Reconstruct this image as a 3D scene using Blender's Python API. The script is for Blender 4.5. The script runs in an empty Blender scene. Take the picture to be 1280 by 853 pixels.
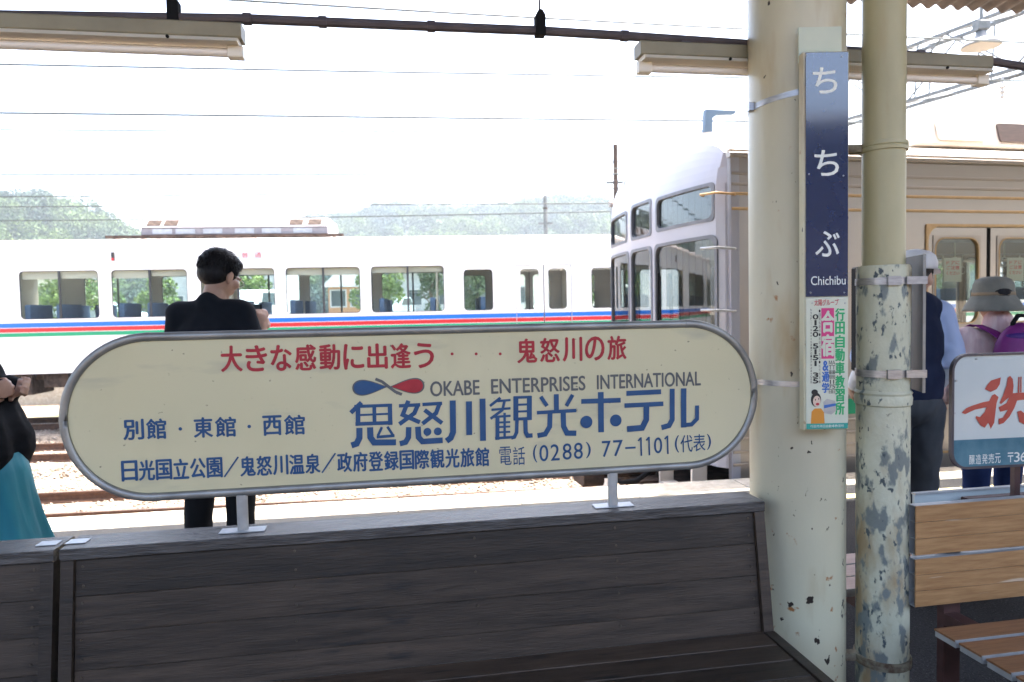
import bpy, bmesh, math, random
from mathutils import Vector, Matrix
from mathutils import noise as mnoise
import numpy as np
random.seed(7)
R = math.radians
S = bpy.context.scene
COL = S.collection
# ------------------------------------------------------------------ camera
CAM_H = 1.43; FPX = 880.0
PITCH = R(2.57); ROLL = R(-1.15)
cam_d = bpy.data.cameras.new('camera'); cam = bpy.data.objects.new('camera', cam_d); COL.objects.link(cam)
CM = (Matrix.Rotation(math.pi/2-PITCH, 3, 'X') @ Matrix.Rotation(ROLL, 3, 'Z'))
cam.matrix_world = Matrix.Translation((0, 0, CAM_H)) @ CM.to_4x4()
cam_d.sensor_width = 36; cam_d.lens = FPX/1280*36
cam_d.clip_start = 0.05; cam_d.clip_end = 5000
cam_d.dof.use_dof = True; cam_d.dof.focus_distance = 2.15; cam_d.dof.aperture_fstop = 4.8
S.camera = cam
# ------------------------------------------------------------------ light
SUN_EL = R(70); SUN_AZ = R(50)          # azimuth clockwise from +Y
sun_dir = Vector((math.sin(SUN_AZ)*math.cos(SUN_EL), math.cos(SUN_AZ)*math.cos(SUN_EL), math.sin(SUN_EL)))
sd = bpy.data.lights.new('sun', 'SUN'); sd.energy = 2.8; sd.angle = R(0.53); sd.color = (1, .955, .88)
so = bpy.data.objects.new('sun', sd); COL.objects.link(so)
so.rotation_euler = (-sun_dir).to_track_quat('-Z', 'Y').to_euler()
w = bpy.data.worlds.new('World'); S.world = w; w.use_nodes = True
wn = w.node_tree.nodes; wl = w.node_tree.links
bg = wn['Background']; sky = wn.new('ShaderNodeTexSky'); sky.sky_type = 'NISHITA'; sky.sun_disc = False
sky.sun_elevation = SUN_EL; sky.sun_rotation = SUN_AZ; sky.dust_density = 6.0; sky.air_density = 1.0
wl.new(sky.outputs[0], bg.inputs[0]); bg.inputs[1].default_value = 0.15
S.view_settings.view_transform = 'Standard'; S.view_settings.look = 'None'
S.view_settings.exposure = 2.95; S.view_settings.gamma = 1
S.render.engine = 'CYCLES'; S.cycles.max_bounces = 8; S.cycles.transparent_max_bounces = 16
S.cycles.volume_bounces = 0; S.cycles.use_denoising = True; S.cycles.caustics_reflective = False

# ------------------------------------------------------------------ pixel helpers (measuring the photograph)
def ray(px, py): return CM @ Vector(((px-640)/FPX, -(py-426.5)/FPX, -1))
def PL(px, py, p0, ang):                      # hit with the vertical plane through p0 at angle ang -> (s, z)
    u = Vector((math.cos(R(ang)), math.sin(R(ang)))); n = Vector((-u.y, u.x)); d = ray(px, py)
    t = n.dot(Vector(p0)) / n.dot(d.xy); q = d*t
    return (q.xy-Vector(p0)).dot(u), q.z+CAM_H
# ------------------------------------------------------------------ materials
MATS = {}
def mat(name, c1, c2=None, scale=8, stretch=(1,1,1), rough=.6, metal=0, bump=0, detail=6, lo=.35, hi=.65, coat=0, rvar=0, bscale=None, spec=.5):
    if name in MATS: return MATS[name]
    m = bpy.data.materials.new(name); m.use_nodes = True; nt = m.node_tree; N = nt.nodes; L = nt.links
    b = N['Principled BSDF']; b.inputs['Roughness'].default_value = rough; b.inputs['Metallic'].default_value = metal
    b.inputs['Specular IOR Level'].default_value = .15 if rough >= .85 else spec
    if coat: b.inputs['Coat Weight'].default_value = coat; b.inputs['Coat Roughness'].default_value = .06
    c2 = c2 or c1
    tc = N.new('ShaderNodeTexCoord'); mp = N.new('ShaderNodeMapping'); mp.inputs['Scale'].default_value = stretch
    L.new(tc.outputs['Object'], mp.inputs[0])
    nz = N.new('ShaderNodeTexNoise'); nz.inputs['Scale'].default_value = scale; nz.inputs['Detail'].default_value = detail; nz.inputs['Roughness'].default_value = .6
    L.new(mp.outputs[0], nz.inputs['Vector'])
    cr = N.new('ShaderNodeValToRGB'); cr.color_ramp.elements[0].position = lo; cr.color_ramp.elements[1].position = hi
    cr.color_ramp.elements[0].color = (*c1, 1); cr.color_ramp.elements[1].color = (*c2, 1)
    L.new(nz.outputs[0], cr.inputs[0]); out = cr.outputs[0]
    if rvar:
        oi = N.new('ShaderNodeObjectInfo'); mr = N.new('ShaderNodeMapRange'); mr.inputs[3].default_value = 1-rvar; mr.inputs[4].default_value = 1+rvar
        L.new(oi.outputs['Random'], mr.inputs[0]); hs = N.new('ShaderNodeHueSaturation'); L.new(mr.outputs[0], hs.inputs['Value']); L.new(out, hs.inputs['Color']); out = hs.outputs[0]
        ad = N.new('ShaderNodeVectorMath'); ad.operation = 'ADD'; ml = N.new('ShaderNodeMath'); ml.operation = 'MULTIPLY'; ml.inputs[1].default_value = 37
        L.new(oi.outputs['Random'], ml.inputs[0]); L.new(tc.outputs['Object'], ad.inputs[0]); L.new(ml.outputs[0], ad.inputs[1]); L.new(ad.outputs[0], mp.inputs[0])
    L.new(out, b.inputs['Base Color'])
    if bump:
        n2 = nz
        if bscale:
            n2 = N.new('ShaderNodeTexNoise'); n2.inputs['Scale'].default_value = bscale; n2.inputs['Detail'].default_value = 8; L.new(mp.outputs[0], n2.inputs['Vector'])
        bp = N.new('ShaderNodeBump'); bp.inputs['Strength'].default_value = min(1, bump); bp.inputs['Distance'].default_value = .01*max(1, bump)
        L.new(n2.outputs[0], bp.inputs['Height']); L.new(bp.outputs[0], b.inputs['Normal'])
    MATS[name] = m; return m
def layer(m, color, scale, lo, hi, stretch=(1,1,1), detail=5, zlim=None, rough=None, w=0):
    """adds a patch layer of another colour where a noise passes a threshold (chips, stains, peeling)"""
    nt = m.node_tree; N = nt.nodes; L = nt.links; b = N['Principled BSDF']
    src = b.inputs['Base Color'].links[0].from_socket
    tc = N.new('ShaderNodeTexCoord'); mp = N.new('ShaderNodeMapping'); mp.inputs['Scale'].default_value = stretch; mp.inputs['Location'].default_value = (w, w*1.7, w*.3)
    L.new(tc.outputs['Object'], mp.inputs[0]); nz = N.new('ShaderNodeTexNoise'); nz.inputs['Scale'].default_value = scale; nz.inputs['Detail'].default_value = detail
    L.new(mp.outputs[0], nz.inputs['Vector']); mr = N.new('ShaderNodeMapRange'); mr.inputs[1].default_value = lo; mr.inputs[2].default_value = hi
    val = nz.outputs[0]
    if zlim:
        sp = N.new('ShaderNodeSeparateXYZ'); L.new(tc.outputs['Object'], sp.inputs[0]); zr = N.new('ShaderNodeMapRange')
        zr.inputs[1].default_value = zlim[0]; zr.inputs[2].default_value = zlim[1]; zr.inputs[3].default_value = zlim[2]; zr.inputs[4].default_value = zlim[3]
        L.new(sp.outputs[2], zr.inputs[0]); a = N.new('ShaderNodeMath'); a.operation = 'ADD'; L.new(val, a.inputs[0]); L.new(zr.outputs[0], a.inputs[1]); val = a.outputs[0]
    L.new(val, mr.inputs[0])
    mx = N.new('ShaderNodeMix'); mx.data_type = 'RGBA'; L.new(mr.outputs[0], mx.inputs[0]); L.new(src, mx.inputs[6]); mx.inputs[7].default_value = (*color, 1)
    L.new(mx.outputs[2], b.inputs['Base Color']); return m
def glass(name, tint=(.8,.85,.85), refl=.1, rough=.02):
    m = bpy.data.materials.new(name); m.use_nodes = True; N = m.node_tree.nodes; L = m.node_tree.links
    N.remove(N['Principled BSDF']); o = N['Material Output']
    t = N.new('ShaderNodeBsdfTransparent'); t.inputs[0].default_value = (*tint, 1); g = N.new('ShaderNodeBsdfGlossy'); g.inputs[1].default_value = rough
    lw = N.new('ShaderNodeLayerWeight'); lw.inputs[0].default_value = .5; pw = N.new('ShaderNodeMath'); pw.operation = 'POWER'; pw.inputs[1].default_value = 4; L.new(lw.outputs[1], pw.inputs[0])
    ad = N.new('ShaderNodeMath'); ad.operation = 'MULTIPLY_ADD'; ad.inputs[1].default_value = .6; ad.inputs[2].default_value = refl; L.new(pw.outputs[0], ad.inputs[0]); mx = N.new('ShaderNodeMixShader'); L.new(ad.outputs[0], mx.inputs[0]); L.new(t.outputs[0], mx.inputs[1]); L.new(g.outputs[0], mx.inputs[2]); L.new(mx.outputs[0], o.inputs[0])
    MATS[name] = m; return m
M_wood = mat('weathered_dark_wood', (.016,.0108,.0075), (.066,.045,.031), 5, (.7,9,9), .5, bump=.16, rvar=.5, lo=.3, hi=.75, bscale=30)
layer(M_wood, (.060,.043,.032), 3, .60, .85, (1,3,3), w=3)
layer(M_wood, (.008,.008,.009), 40, .60, .72, (.15,1,1), w=9)
M_woodtop = mat('weathered_cap_wood', (.036,.031,.028), (.105,.094,.087), 7, (1.0,10,10), .27, bump=.4, rvar=.12, bscale=35)
M_cream = mat('cream_pillar_paint', (.46,.435,.325), (.53,.50,.38), 3, (1,1,.5), .35, bump=.05, bscale=60)
layer(M_cream, (.57,.545,.39), 1.5, .35, .6, (1,1,.6), zlim=(.4,1.5,.18,-.25), w=1)
layer(M_cream, (.36,.26,.13), 5, .56, .80, (1.6,1.6,.35), w=5)
layer(M_cream, (.32,.14,.045), 22, .65, .71, zlim=(.2,1.3,.02,-.05), w=2)
layer(M_cream, (.03,.022,.018), 27, .655, .672, (1,1,.7), zlim=(.2,1.2,.02,-.05), w=7)
M_pipe = mat('rainpipe_paint', (.36,.335,.205), (.43,.40,.25), 5, (1,1,.4), .45, bump=.06)
layer(M_pipe, (.36,.25,.12), 4, .58, .78, (1.8,1.8,.3), w=4)
M_peel = mat('peeling_pipe_paint', (.45,.45,.33), (.56,.56,.43), 9, (1,1,.7), .55, bump=.35, bscale=60)
layer(M_peel, (.33,.25,.14), 7, .50, .62, (1,1,.4), 7, w=3)
layer(M_peel, (.17,.195,.185), 24, .53, .60, (1,1,.5), 11, zlim=(.3,1.5,.025,-.025), w=8)
layer(M_peel, (.06,.08,.09), 45, .60, .66, (1,1,.6), 8, w=11)
M_rust = mat('rusty_clamp', (.10,.06,.035), (.26,.24,.17), 30, rough=.8, bump=.5)
M_steel = mat('brushed_clamp_steel', (.34,.34,.36), (.46,.46,.48), 30, (1,1,6), .38, .85)
M_alu = mat('aluminium_tube', (.23,.23,.225), (.33,.33,.32), 10, (1,1,1), .42, .55)
M_galv = mat('galvanised_steel', (.36,.37,.38), (.48,.49,.50), 14, rough=.45, metal=.4)
M_panel = mat('aged_cream_panel', (.545,.505,.325), (.61,.57,.385), 1.4, rough=.36, detail=3, lo=.3, hi=.7, coat=.12)
layer(M_panel, (.42,.385,.25), 2.5, .56, .85, (1,1,.5), w=6)
layer(M_panel, (.36,.35,.27), 9, .60, .80, (.35,1,1.4), w=2)
layer(M_panel, (.20,.18,.13), 70, .70, .76, w=5)
M_red = mat('red_sign_paint', (.30,.010,.022), (.38,.018,.032), 20, rough=.5)
M_blue = mat('blue_sign_paint', (.008,.058,.17), (.014,.075,.20), 20, rough=.5)
M_grey = mat('grey_sign_paint', (.085,.09,.10), (.11,.115,.12), 20, rough=.5)
M_navy = mat('navy_enamel', (.010,.022,.075), (.014,.028,.095), 4, rough=.12, coat=1, spec=.9)
M_white = mat('white_paint', (.74,.74,.72), (.80,.80,.78), 5, rough=.4)
M_letterwhite = mat('white_lettering', (.70,.72,.68), (.76,.78,.74), 9, rough=.4)
M_adpaper = mat('pale_ad_print', (.55,.58,.47), (.62,.64,.53), 6, rough=.4)
M_pgreen = mat('green_print', (.02,.34,.12), (.03,.40,.15), 9, rough=.45)
M_pink = mat('pink_print', (.55,.03,.17), (.62,.05,.21), 9, rough=.45)
M_pblue = mat('blue_print', (.03,.12,.42), (.04,.15,.46), 9, rough=.45)
M_black = mat('black_print', (.015,.015,.016), rough=.5)
M_pred = mat('red_print', (.48,.03,.05), rough=.5)
M_teal = mat('teal_print', (.02,.30,.25), (.03,.34,.29), 9, rough=.45)
M_orange = mat('orange_print', (.62,.25,.03), rough=.5)
M_skinp = mat('flesh_print', (.65,.50,.40), rough=.5)
M_asphalt = mat('platform_asphalt', (.014,.014,.016), (.036,.036,.038), 90, rough=.9, bump=.8, detail=8)
layer(M_asphalt, (.045,.044,.042), 1.3, .52, .75, detail=7)
layer(M_asphalt, (.12,.12,.12), 160, .62, .70, detail=3, w=4)
M_coping = mat('concrete_coping', (.34,.31,.26), (.46,.43,.37), 12, rough=.9, bump=.5, rvar=.1, bscale=70)
M_yellow = mat('worn_yellow_paint', (.55,.47,.20), (.60,.55,.32), 12, rough=.8)
M_ground = mat('railway_ground', (.16,.125,.09), (.32,.26,.20), 14, rough=.95, bump=1.5, detail=9, bscale=40)
layer(M_ground, (.12,.16,.05), .35, .60, .68, detail=8)
M_stone = mat('ballast_stone', (.13,.10,.075), (.40,.34,.28), 2.2, rough=.95, rvar=0)
M_rail = mat('rusty_rail', (.05,.020,.009), (.10,.045,.022), 12, rough=.8, bump=.2)
M_railtop = mat('worn_rail_top', (.12,.07,.045), (.20,.14,.11), 6, (1,8,1), rough=.35, metal=.6)
M_sleeper = mat('concrete_and_rust_sleeper', (.22,.15,.11), (.36,.27,.21), 6, rough=.9, bump=.4, rvar=.2)
M_carwhite = mat('cream_white_train_paint', (.78,.765,.72), (.82,.805,.765), .8, (1,1,3), rough=.28, coat=.3)
M_carroof = mat('train_roof_grey', (.52,.44,.39), (.70,.62,.57), 5, (1,2,1), rough=.7)
M_gasket = mat('dark_window_gasket', (.03,.03,.032), rough=.5)
M_sblue = mat('blue_stripe', (.008,.13,.50), rough=.3); M_sred = mat('red_stripe', (.50,.018,.025), rough=.3); M_sgreen = mat('green_stripe', (.008,.28,.13), rough=.3)
M_under = mat('dirty_underframe', (.03,.022,.018), (.085,.06,.048), 9, rough=.85, bump=.3)
M_inter = mat('train_interior_cream', (.50,.42,.32), (.56,.48,.38), 3, rough=.6)
M_ceil = mat('train_ceiling', (.62,.52,.40), rough=.6)
M_seat = mat('blue_seat_moquette', (.08,.12,.20), (.11,.17,.27), 30, rough=.9)
M_stain = mat('stainless_side', (.345,.305,.27), (.375,.335,.30), 1.1, (.8,.8,2.2), rough=.32, metal=.7)
M_stain2 = mat('stainless_corrugation', (.31,.27,.235), (.34,.30,.265), 1.5, (.8,.8,3), rough=.38, metal=.7)
M_copper = mat('brassy_trim', (.42,.27,.12), (.50,.33,.16), 9, rough=.4, metal=.3)
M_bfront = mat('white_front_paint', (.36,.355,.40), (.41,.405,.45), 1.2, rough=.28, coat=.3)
M_bwhite = mat('pale_roof_box', (.62,.55,.47), (.70,.63,.55), 4, rough=.6)
M_brown = mat('brown_grille', (.050,.030,.022), (.075,.045,.033), 8, (1,1,9), rough=.7)
M_dark = mat('black_rubber', (.010,.010,.011), rough=.9)
M_plank = mat('woodgrain_resin_plank', (.28,.145,.060), (.41,.235,.105), 6, (1.2,10,14), rough=.42, bump=.08, rvar=.10)
layer(M_plank, (.55,.42,.30), 60, .66, .72, (.06,1,1), w=3)
M_plankd = mat('brown_seat_slat', (.17,.075,.032), (.27,.13,.06), 8, (1.2,14,14), rough=.35, bump=.08, rvar=.1)
M_pinkseat = mat('faded_pink_slat', (.46,.33,.29), (.56,.43,.38), 6, (1,10,10), rough=.5)
M_maroon = mat('maroon_steel_frame', (.045,.018,.016), (.075,.032,.028), 12, rough=.5)
M_gboard = mat('grey_board_back', (.018,.023,.027), (.035,.045,.052), 9, (1,1,.3), rough=.45, bump=.05)
M_palesign = mat('pale_blue_enamel', (.46,.52,.53), (.52,.58,.58), 2, rough=.3, coat=.3)
M_signblue = mat('faded_blue_enamel', (.03,.13,.19), (.09,.22,.28), 8, rough=.4, detail=8)
M_brush = mat('brick_red_brushwork', (.38,.045,.03), (.44,.07,.045), 8, rough=.45)
M_corr = mat('rusty_corrugated_sheet', (.045,.028,.019), (.10,.07,.05), 7, rough=.75, bump=.2)
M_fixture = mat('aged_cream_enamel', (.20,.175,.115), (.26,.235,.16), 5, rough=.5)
M_reflector = mat('white_reflector', (.72,.66,.56), rough=.4)
M_tube = mat('white_glass_tube', (.80,.74,.68), rough=.2)
M_conduit = mat('dark_conduit_paint', (.055,.045,.055), (.085,.07,.08), 12, rough=.5)
M_truss = mat('galvanised_truss', (.09,.10,.10), (.15,.16,.16), 9, rough=.6, metal=.2)
M_wire = mat('oxidised_wire', (.03,.04,.04), rough=.6)
M_skin = mat('skin', (.40,.235,.17), (.48,.30,.225), 12, rough=.5)
M_skin.node_tree.nodes['Principled BSDF'].inputs['Subsurface Weight'].default_value = .08
M_hair = mat('black_hair', (.006,.006,.008), (.014,.013,.016), 60, (1,1,.3), rough=.55, bump=.5, spec=.2)
M_blackcloth = mat('black_jersey', (.010,.012,.017), (.016,.018,.024), 5, rough=.9, bump=.8, detail=3)
M_blacktrou = mat('black_trousers', (.012,.012,.014), (.02,.02,.022), 5, (1,1,.4), rough=.9, bump=.6, detail=3)
M_shine = mat('black_padded_jacket', (.003,.0035,.005), (.006,.007,.010), 6, (1,1,2), rough=.86, bump=1.0, detail=3)
M_tealcloth = mat('teal_cloth', (.012,.19,.26), (.02,.27,.35), 4, (2,2,.4), rough=.65, bump=1.5, detail=3)
M_navyvest = mat('navy_vest', (.010,.014,.035), (.016,.022,.05), 6, rough=.85, bump=.8, detail=3)
M_lblue = mat('pale_blue_shirt', (.36,.44,.66), (.44,.52,.72), 5, rough=.85, bump=.9, detail=3)
M_whitecloth = mat('white_cloth', (.62,.63,.66), (.70,.71,.74), 5, rough=.9, bump=.5)
M_greytrou = mat('charcoal_trousers', (.05,.055,.065), (.085,.09,.10), 5, (1,1,.35), rough=.9, bump=1.2, detail=3)
M_jean = mat('navy_jeans', (.012,.022,.075), (.02,.035,.10), 5, rough=.9, bump=.6)
M_pinkshirt = mat('pink_striped_shirt', (.60,.40,.40), (.68,.52,.50), 60, (1,1,.02), rough=.9, bump=.4)
M_purple = mat('purple_backpack_cloth', (.16,.012,.15), (.24,.02,.21), 7, rough=.6, bump=.8, detail=3)
M_violet = mat('violet_backpack_cloth', (.05,.015,.16), (.08,.02,.22), 7, rough=.6, bump=.6)
M_hat = mat('grey_hat_cloth', (.17,.17,.15), (.24,.235,.205), 7, rough=.9, bump=.7)
M_hatred = mat('red_hat_lining', (.30,.06,.04), rough=.9)
G_win = glass('train_window_glass', (.90,.95,.95), .06); G_front = glass('cab_window_glass', (.72,.76,.76), .10)
G_clear = glass('clear_glass', (.9,.92,.9), .05)

# ------------------------------------------------------------------ mesh builder
class MB:
    def __init__(s): s.v = []; s.f = []; s.g = []
    def mark(s): s.g.append((len(s.v), len(s.f)))
    def add(s, vs, fs):
        o = len(s.v); s.v += [tuple(v) for v in vs]; s.f += [tuple(i+o for i in f) for f in fs]; return s
    def box(s, x0, x1, y0, y1, z0, z1, M=None):
        vs = [Vector((x, y, z)) for x in (x0, x1) for y in (y0, y1) for z in (z0, z1)]
        if M: vs = [M @ v for v in vs]
        return s.add(vs, [(0,1,3,2), (4,6,7,5), (0,4,5,1), (2,3,7,6), (0,2,6,4), (1,5,7,3)])
    def bbox(s, x0, x1, y0, y1, z0, z1, b=.004, M=None):      # box with chamfered long edges (section in y,z swept along x)
        p = [(y0+b, z0), (y1-b, z0), (y1, z0+b), (y1, z1-b), (y1-b, z1), (y0+b, z1), (y0, z1-b), (y0, z0+b)]
        vs = [Vector((x, a, c)) for x in (x0, x1) for a, c in p]
        if M: vs = [M @ v for v in vs]
        return s.add(vs, [tuple(range(7, -1, -1)), tuple(range(8, 16))] + [(i, (i+1) % 8, 8+(i+1) % 8, 8+i) for i in range(8)])
    def tube(s, pts, r, n=8, closed=False):
        pts = [Vector(p) for p in pts]; k = len(pts); rs = r if isinstance(r, (list, tuple)) else [r]*k; vs = []; fs = []
        prev = None
        for i, p in enumerate(pts):
            a = pts[i-1] if (i > 0 or closed) else p; b = pts[(i+1) % k] if (i < k-1 or closed) else p
            t = (b-a).normalized()
            if prev is None: prev = t.orthogonal().normalized()
            u = (prev-t*prev.dot(t)); u = u.normalized() if u.length > 1e-6 else t.orthogonal().normalized(); v = t.cross(u); prev = u
            for j in range(n):
                an = 2*math.pi*j/n; vs.append(p+(u*math.cos(an)+v*math.sin(an))*rs[i])
        for i in range(k if closed else k-1):
            for j in range(n):
                a = i*n+j; b = i*n+(j+1) % n; c = ((i+1) % k)*n+(j+1) % n; d = ((i+1) % k)*n+j; fs.append((a, b, c, d))
        if not closed: fs.append(tuple(range(n-1, -1, -1))); fs.append(tuple((k-1)*n+j for j in range(n)))
        return s.add(vs, fs)
    def lathe(s, prof, c=(0,0,0), n=24, sx=1, sy=1):
        vs = []; fs = []; k = len(prof)
        for r, z in prof:
            for j in range(n):
                a = 2*math.pi*j/n; vs.append((c[0]+r*sx*math.cos(a), c[1]+r*sy*math.sin(a), c[2]+z))
        for i in range(k-1):
            for j in range(n): fs.append((i*n+j, i*n+(j+1) % n, (i+1)*n+(j+1) % n, (i+1)*n+j))
        fs.append(tuple(range(n-1, -1, -1))); fs.append(tuple((k-1)*n+j for j in range(n)))
        return s.add(vs, fs)
    def prism(s, poly, y0, y1):      # polygon in x,z extruded in y
        n = len(poly); vs = [(x, y0, z) for x, z in poly]+[(x, y1, z) for x, z in poly]
        return s.add(vs, [tuple(range(n)), tuple(range(2*n-1, n-1, -1))]+[(i, n+i, n+(i+1) % n, (i+1) % n) for i in range(n)])
    def ring(s, inner, outer, y0, y1):
        n = len(inner); vs = [(x, y, z) for y in (y0, y1) for L_ in (inner, outer) for x, z in L_]; fs = []
        for i in range(n):
            j = (i+1) % n; fs += [(i, j, n+j, n+i), (2*n+i, 3*n+i, 3*n+j, 2*n+j), (i, 2*n+i, 2*n+j, j), (n+i, n+j, 3*n+j, 3*n+i)]
        return s.add(vs, fs)
    def ell(s, c, r, M=None, n=20, m=12):
        vs = []; fs = []
        for i in range(m+1):
            ph = math.pi*i/m
            for j in range(n):
                a = 2*math.pi*j/n; v = Vector((r[0]*math.sin(ph)*math.cos(a), r[1]*math.sin(ph)*math.sin(a), r[2]*math.cos(ph)))
                if M: v = M @ v
                vs.append(v+Vector(c))
        for i in range(m):
            for j in range(n): fs.append((i*n+j, (i+1)*n+j, (i+1)*n+(j+1) % n, i*n+(j+1) % n))
        return s.add(vs, fs)
    def cap(s, a, b, ra, rb, n=14):      # tapered capsule
        a = Vector(a); b = Vector(b); t = (b-a).normalized(); pts = []; rs = []
        for q in (1.45, 1.2, .8, .4): pts.append(a-t*ra*math.sin(q)); rs.append(max(.0004, ra*math.cos(q)))
        pts += [a, b]; rs += [ra, rb]
        for q in (.4, .8, 1.2, 1.45): pts.append(b+t*rb*math.sin(q)); rs.append(max(.0004, rb*math.cos(q)))
        return s.tube(pts, rs, n)
    def warp(s, f): s.v = [tuple(f(*v)) for v in s.v]; return s
    def build(s, name, m, parent=None, smooth=False, bevel=0, seg=2, autos=False):
        me = bpy.data.meshes.new(name); me.from_pydata(s.v, [], s.f); me.update()
        bm = bmesh.new(); bm.from_mesh(me); bmesh.ops.recalc_face_normals(bm, faces=bm.faces); bm.to_mesh(me); bm.free()
        if m: me.materials.append(m)
        if smooth or autos: me.polygons.foreach_set('use_smooth', [True]*len(me.polygons))
        o = bpy.data.objects.new(name, me); COL.objects.link(o)
        if parent: o.parent = parent
        if autos: me.set_sharp_from_angle(angle=R(35))
        if bevel:
            b = o.modifiers.new('bevel', 'BEVEL'); b.width = bevel; b.segments = seg; b.limit_method = 'ANGLE'
        return o
def build_split(mb, name, m, parent, edges=None):
    """one object per marked group; with edges, groups are gathered into the columns between them (one per character)"""
    g = mb.g+[(len(mb.v), len(mb.f))]; out = {}
    for i in range(len(g)-1):
        (v0, f0), (v1, f1) = g[i], g[i+1]
        if v1 == v0: continue
        vs = mb.v[v0:v1]; fs = [tuple(x-v0 for x in f) for f in mb.f[f0:f1]]; key = i
        if edges: cx = sum(v[0] for v in vs)/len(vs); key = sum(cx > e for e in edges)
        out.setdefault(key, MB()).add(vs, fs)
    return [q.build(name, m, parent) for q in out.values()]
def rrect(x0, x1, z0, z1, r, n=5, m=1):
    p = []
    for cx, cz, a0 in ((x1-r, z1-r, 0), (x0+r, z1-r, 90), (x0+r, z0+r, 180), (x1-r, z0+r, 270)):
        for i in range(n+1): a = R(a0+90*i/n); p.append((cx+r*math.cos(a), cz+r*math.sin(a)))
    if m > 1:
        q = []; k = len(p)
        for i in range(k):
            a, b = p[i], p[(i+1) % k]; w_ = m if (i+1) % (n+1) == 0 else 1
            q += [(a[0]+(b[0]-a[0])*j/w_, a[1]+(b[1]-a[1])*j/w_) for j in range(w_)]
        p = q
    return p
def wall(mb, x0, x1, z0, z1, holes, y0, y1, step=None):
    xs = sorted(set([x0, x1]+[h[0] for h in holes]+[h[1] for h in holes])); xs = [x for x in xs if x0 <= x <= x1]
    for a, b in zip(xs, xs[1:]):
        m = (a+b)/2; hs = sorted([(h[2], h[3]) for h in holes if h[0] < m < h[1]]); z = z0; segs = []
        for h0, h1 in hs:
            if h0 > z: segs.append((z, h0))
            z = h1
        if z < z1: segs.append((z, z1))
        k = max(1, int(math.ceil((b-a)/step))) if step else 1
        for s0, s1 in segs:
            kz = max(1, int(math.ceil((s1-s0)/step))) if step else 1
            for i in range(k):
                for j in range(kz): mb.box(a+(b-a)*i/k, a+(b-a)*(i+1)/k, y0, y1, s0+(s1-s0)*j/kz, s0+(s1-s0)*(j+1)/kz)
def tag(o, label=None, cat=None, group=None, kind=None):
    if label: o['label'] = label
    if cat: o['category'] = cat
    if group: o['group'] = group
    if kind: o['kind'] = kind
    return o
def thing(name, label, cat, loc=(0,0,0), rz=0, group=None):
    o = bpy.data.objects.new(name, None); COL.objects.link(o); o.location = loc; o.rotation_euler = (0, 0, R(rz)); o.empty_display_size = .1
    return tag(o, label, cat, group)
def copy_tree(o, parent=None):
    c = o.copy(); COL.objects.link(c)
    if parent: c.parent = parent
    for ch in list(o.children): copy_tree(ch, c)
    return c
# ------------------------------------------------------------------ lettering
FONT = None
def glyphs(t, bold=0):
    cu = bpy.data.curves.new('t', 'FONT'); cu.body = t; cu.size = 1; cu.offset = bold; cu.resolution_u = 4
    o = bpy.data.objects.new('t', cu); COL.objects.link(o)
    me = bpy.data.meshes.new_from_object(o)
    vs = [tuple(v.co) for v in me.vertices]; fs = [tuple(p.vertices) for p in me.polygons]
    bpy.data.objects.remove(o); bpy.data.curves.remove(cu); bpy.data.meshes.remove(me); return vs, fs
def text(mb, t, x0, x1, z0, z1, y, bold=0, fn=None):
    mb.mark(); vs, fs = glyphs(t, 0)
    if not vs: return
    ax = min(v[0] for v in vs); bx = max(v[0] for v in vs); ay = min(v[1] for v in vs); by = max(v[1] for v in vs)
    sx = (x1-x0)/(bx-ax); sz = (z1-z0)/(by-ay)
    bw = abs(bold)*.5*(z1-z0) if bold > 0 else 0
    for i, (dx, dz) in enumerate(((0, 0), (bw, 0), (-bw, 0), (0, bw*.8), (0, -bw*.8)) if bw else ((0, 0),)):
        mb.add([(x0+(v[0]-ax)*sx+dx, y-.00005*i, z0+(v[1]-ay)*sz+dz) for v in vs], fs)
def vtext(mb, t, xc, wd, z0, z1, y, bold=0, fill=.88):
    k = len(t); h = (z1-z0)/k
    for i, c in enumerate(t):
        if c == ' ': continue
        zt = z1-i*h; kw = .32 if c in '1.:/' else (.8 if c.isascii() and not c.isdigit() else 1); text(mb, c, xc-wd*kw/2, xc+wd*kw/2, zt-h*(1+fill)/2, zt-h*(1-fill)/2, y, bold)
_si = [0]
def stroke(mb, pts, wd, y):
    if not getattr(mb, 'hold', 0): mb.mark()
    _si[0] += 1; y = y-.00012*(_si[0] % 12); P = [Vector(p) for p in pts]; Lf = []; Rt = []
    for i, p in enumerate(P):
        d1 = (P[i]-P[i-1]).normalized() if i else (P[1]-P[0]).normalized(); d2 = (P[i+1]-P[i]).normalized() if i < len(P)-1 else d1
        t = (d1+d2).normalized(); n = Vector((-t.y, t.x)); k = wd/2/max(.5, n.dot(Vector((-d1.y, d1.x)))); Lf.append(p+n*k); Rt.append(p-n*k)
    n = len(P); mb.add([(q.x, y, q.y) for q in Lf+Rt], [(i, i+1, n+i+1, n+i) for i in range(n-1)])
def disc(mb, c, r, y, n=24, rz=None):
    if not getattr(mb, 'hold', 0): mb.mark()
    _si[0] += 1; y = y-.00012*(_si[0] % 12)
    mb.add([(c[0]+r*math.cos(2*math.pi*i/n), y, c[1]+(rz or r)*math.sin(2*math.pi*i/n)) for i in range(n)], [tuple(range(n))])

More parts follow.
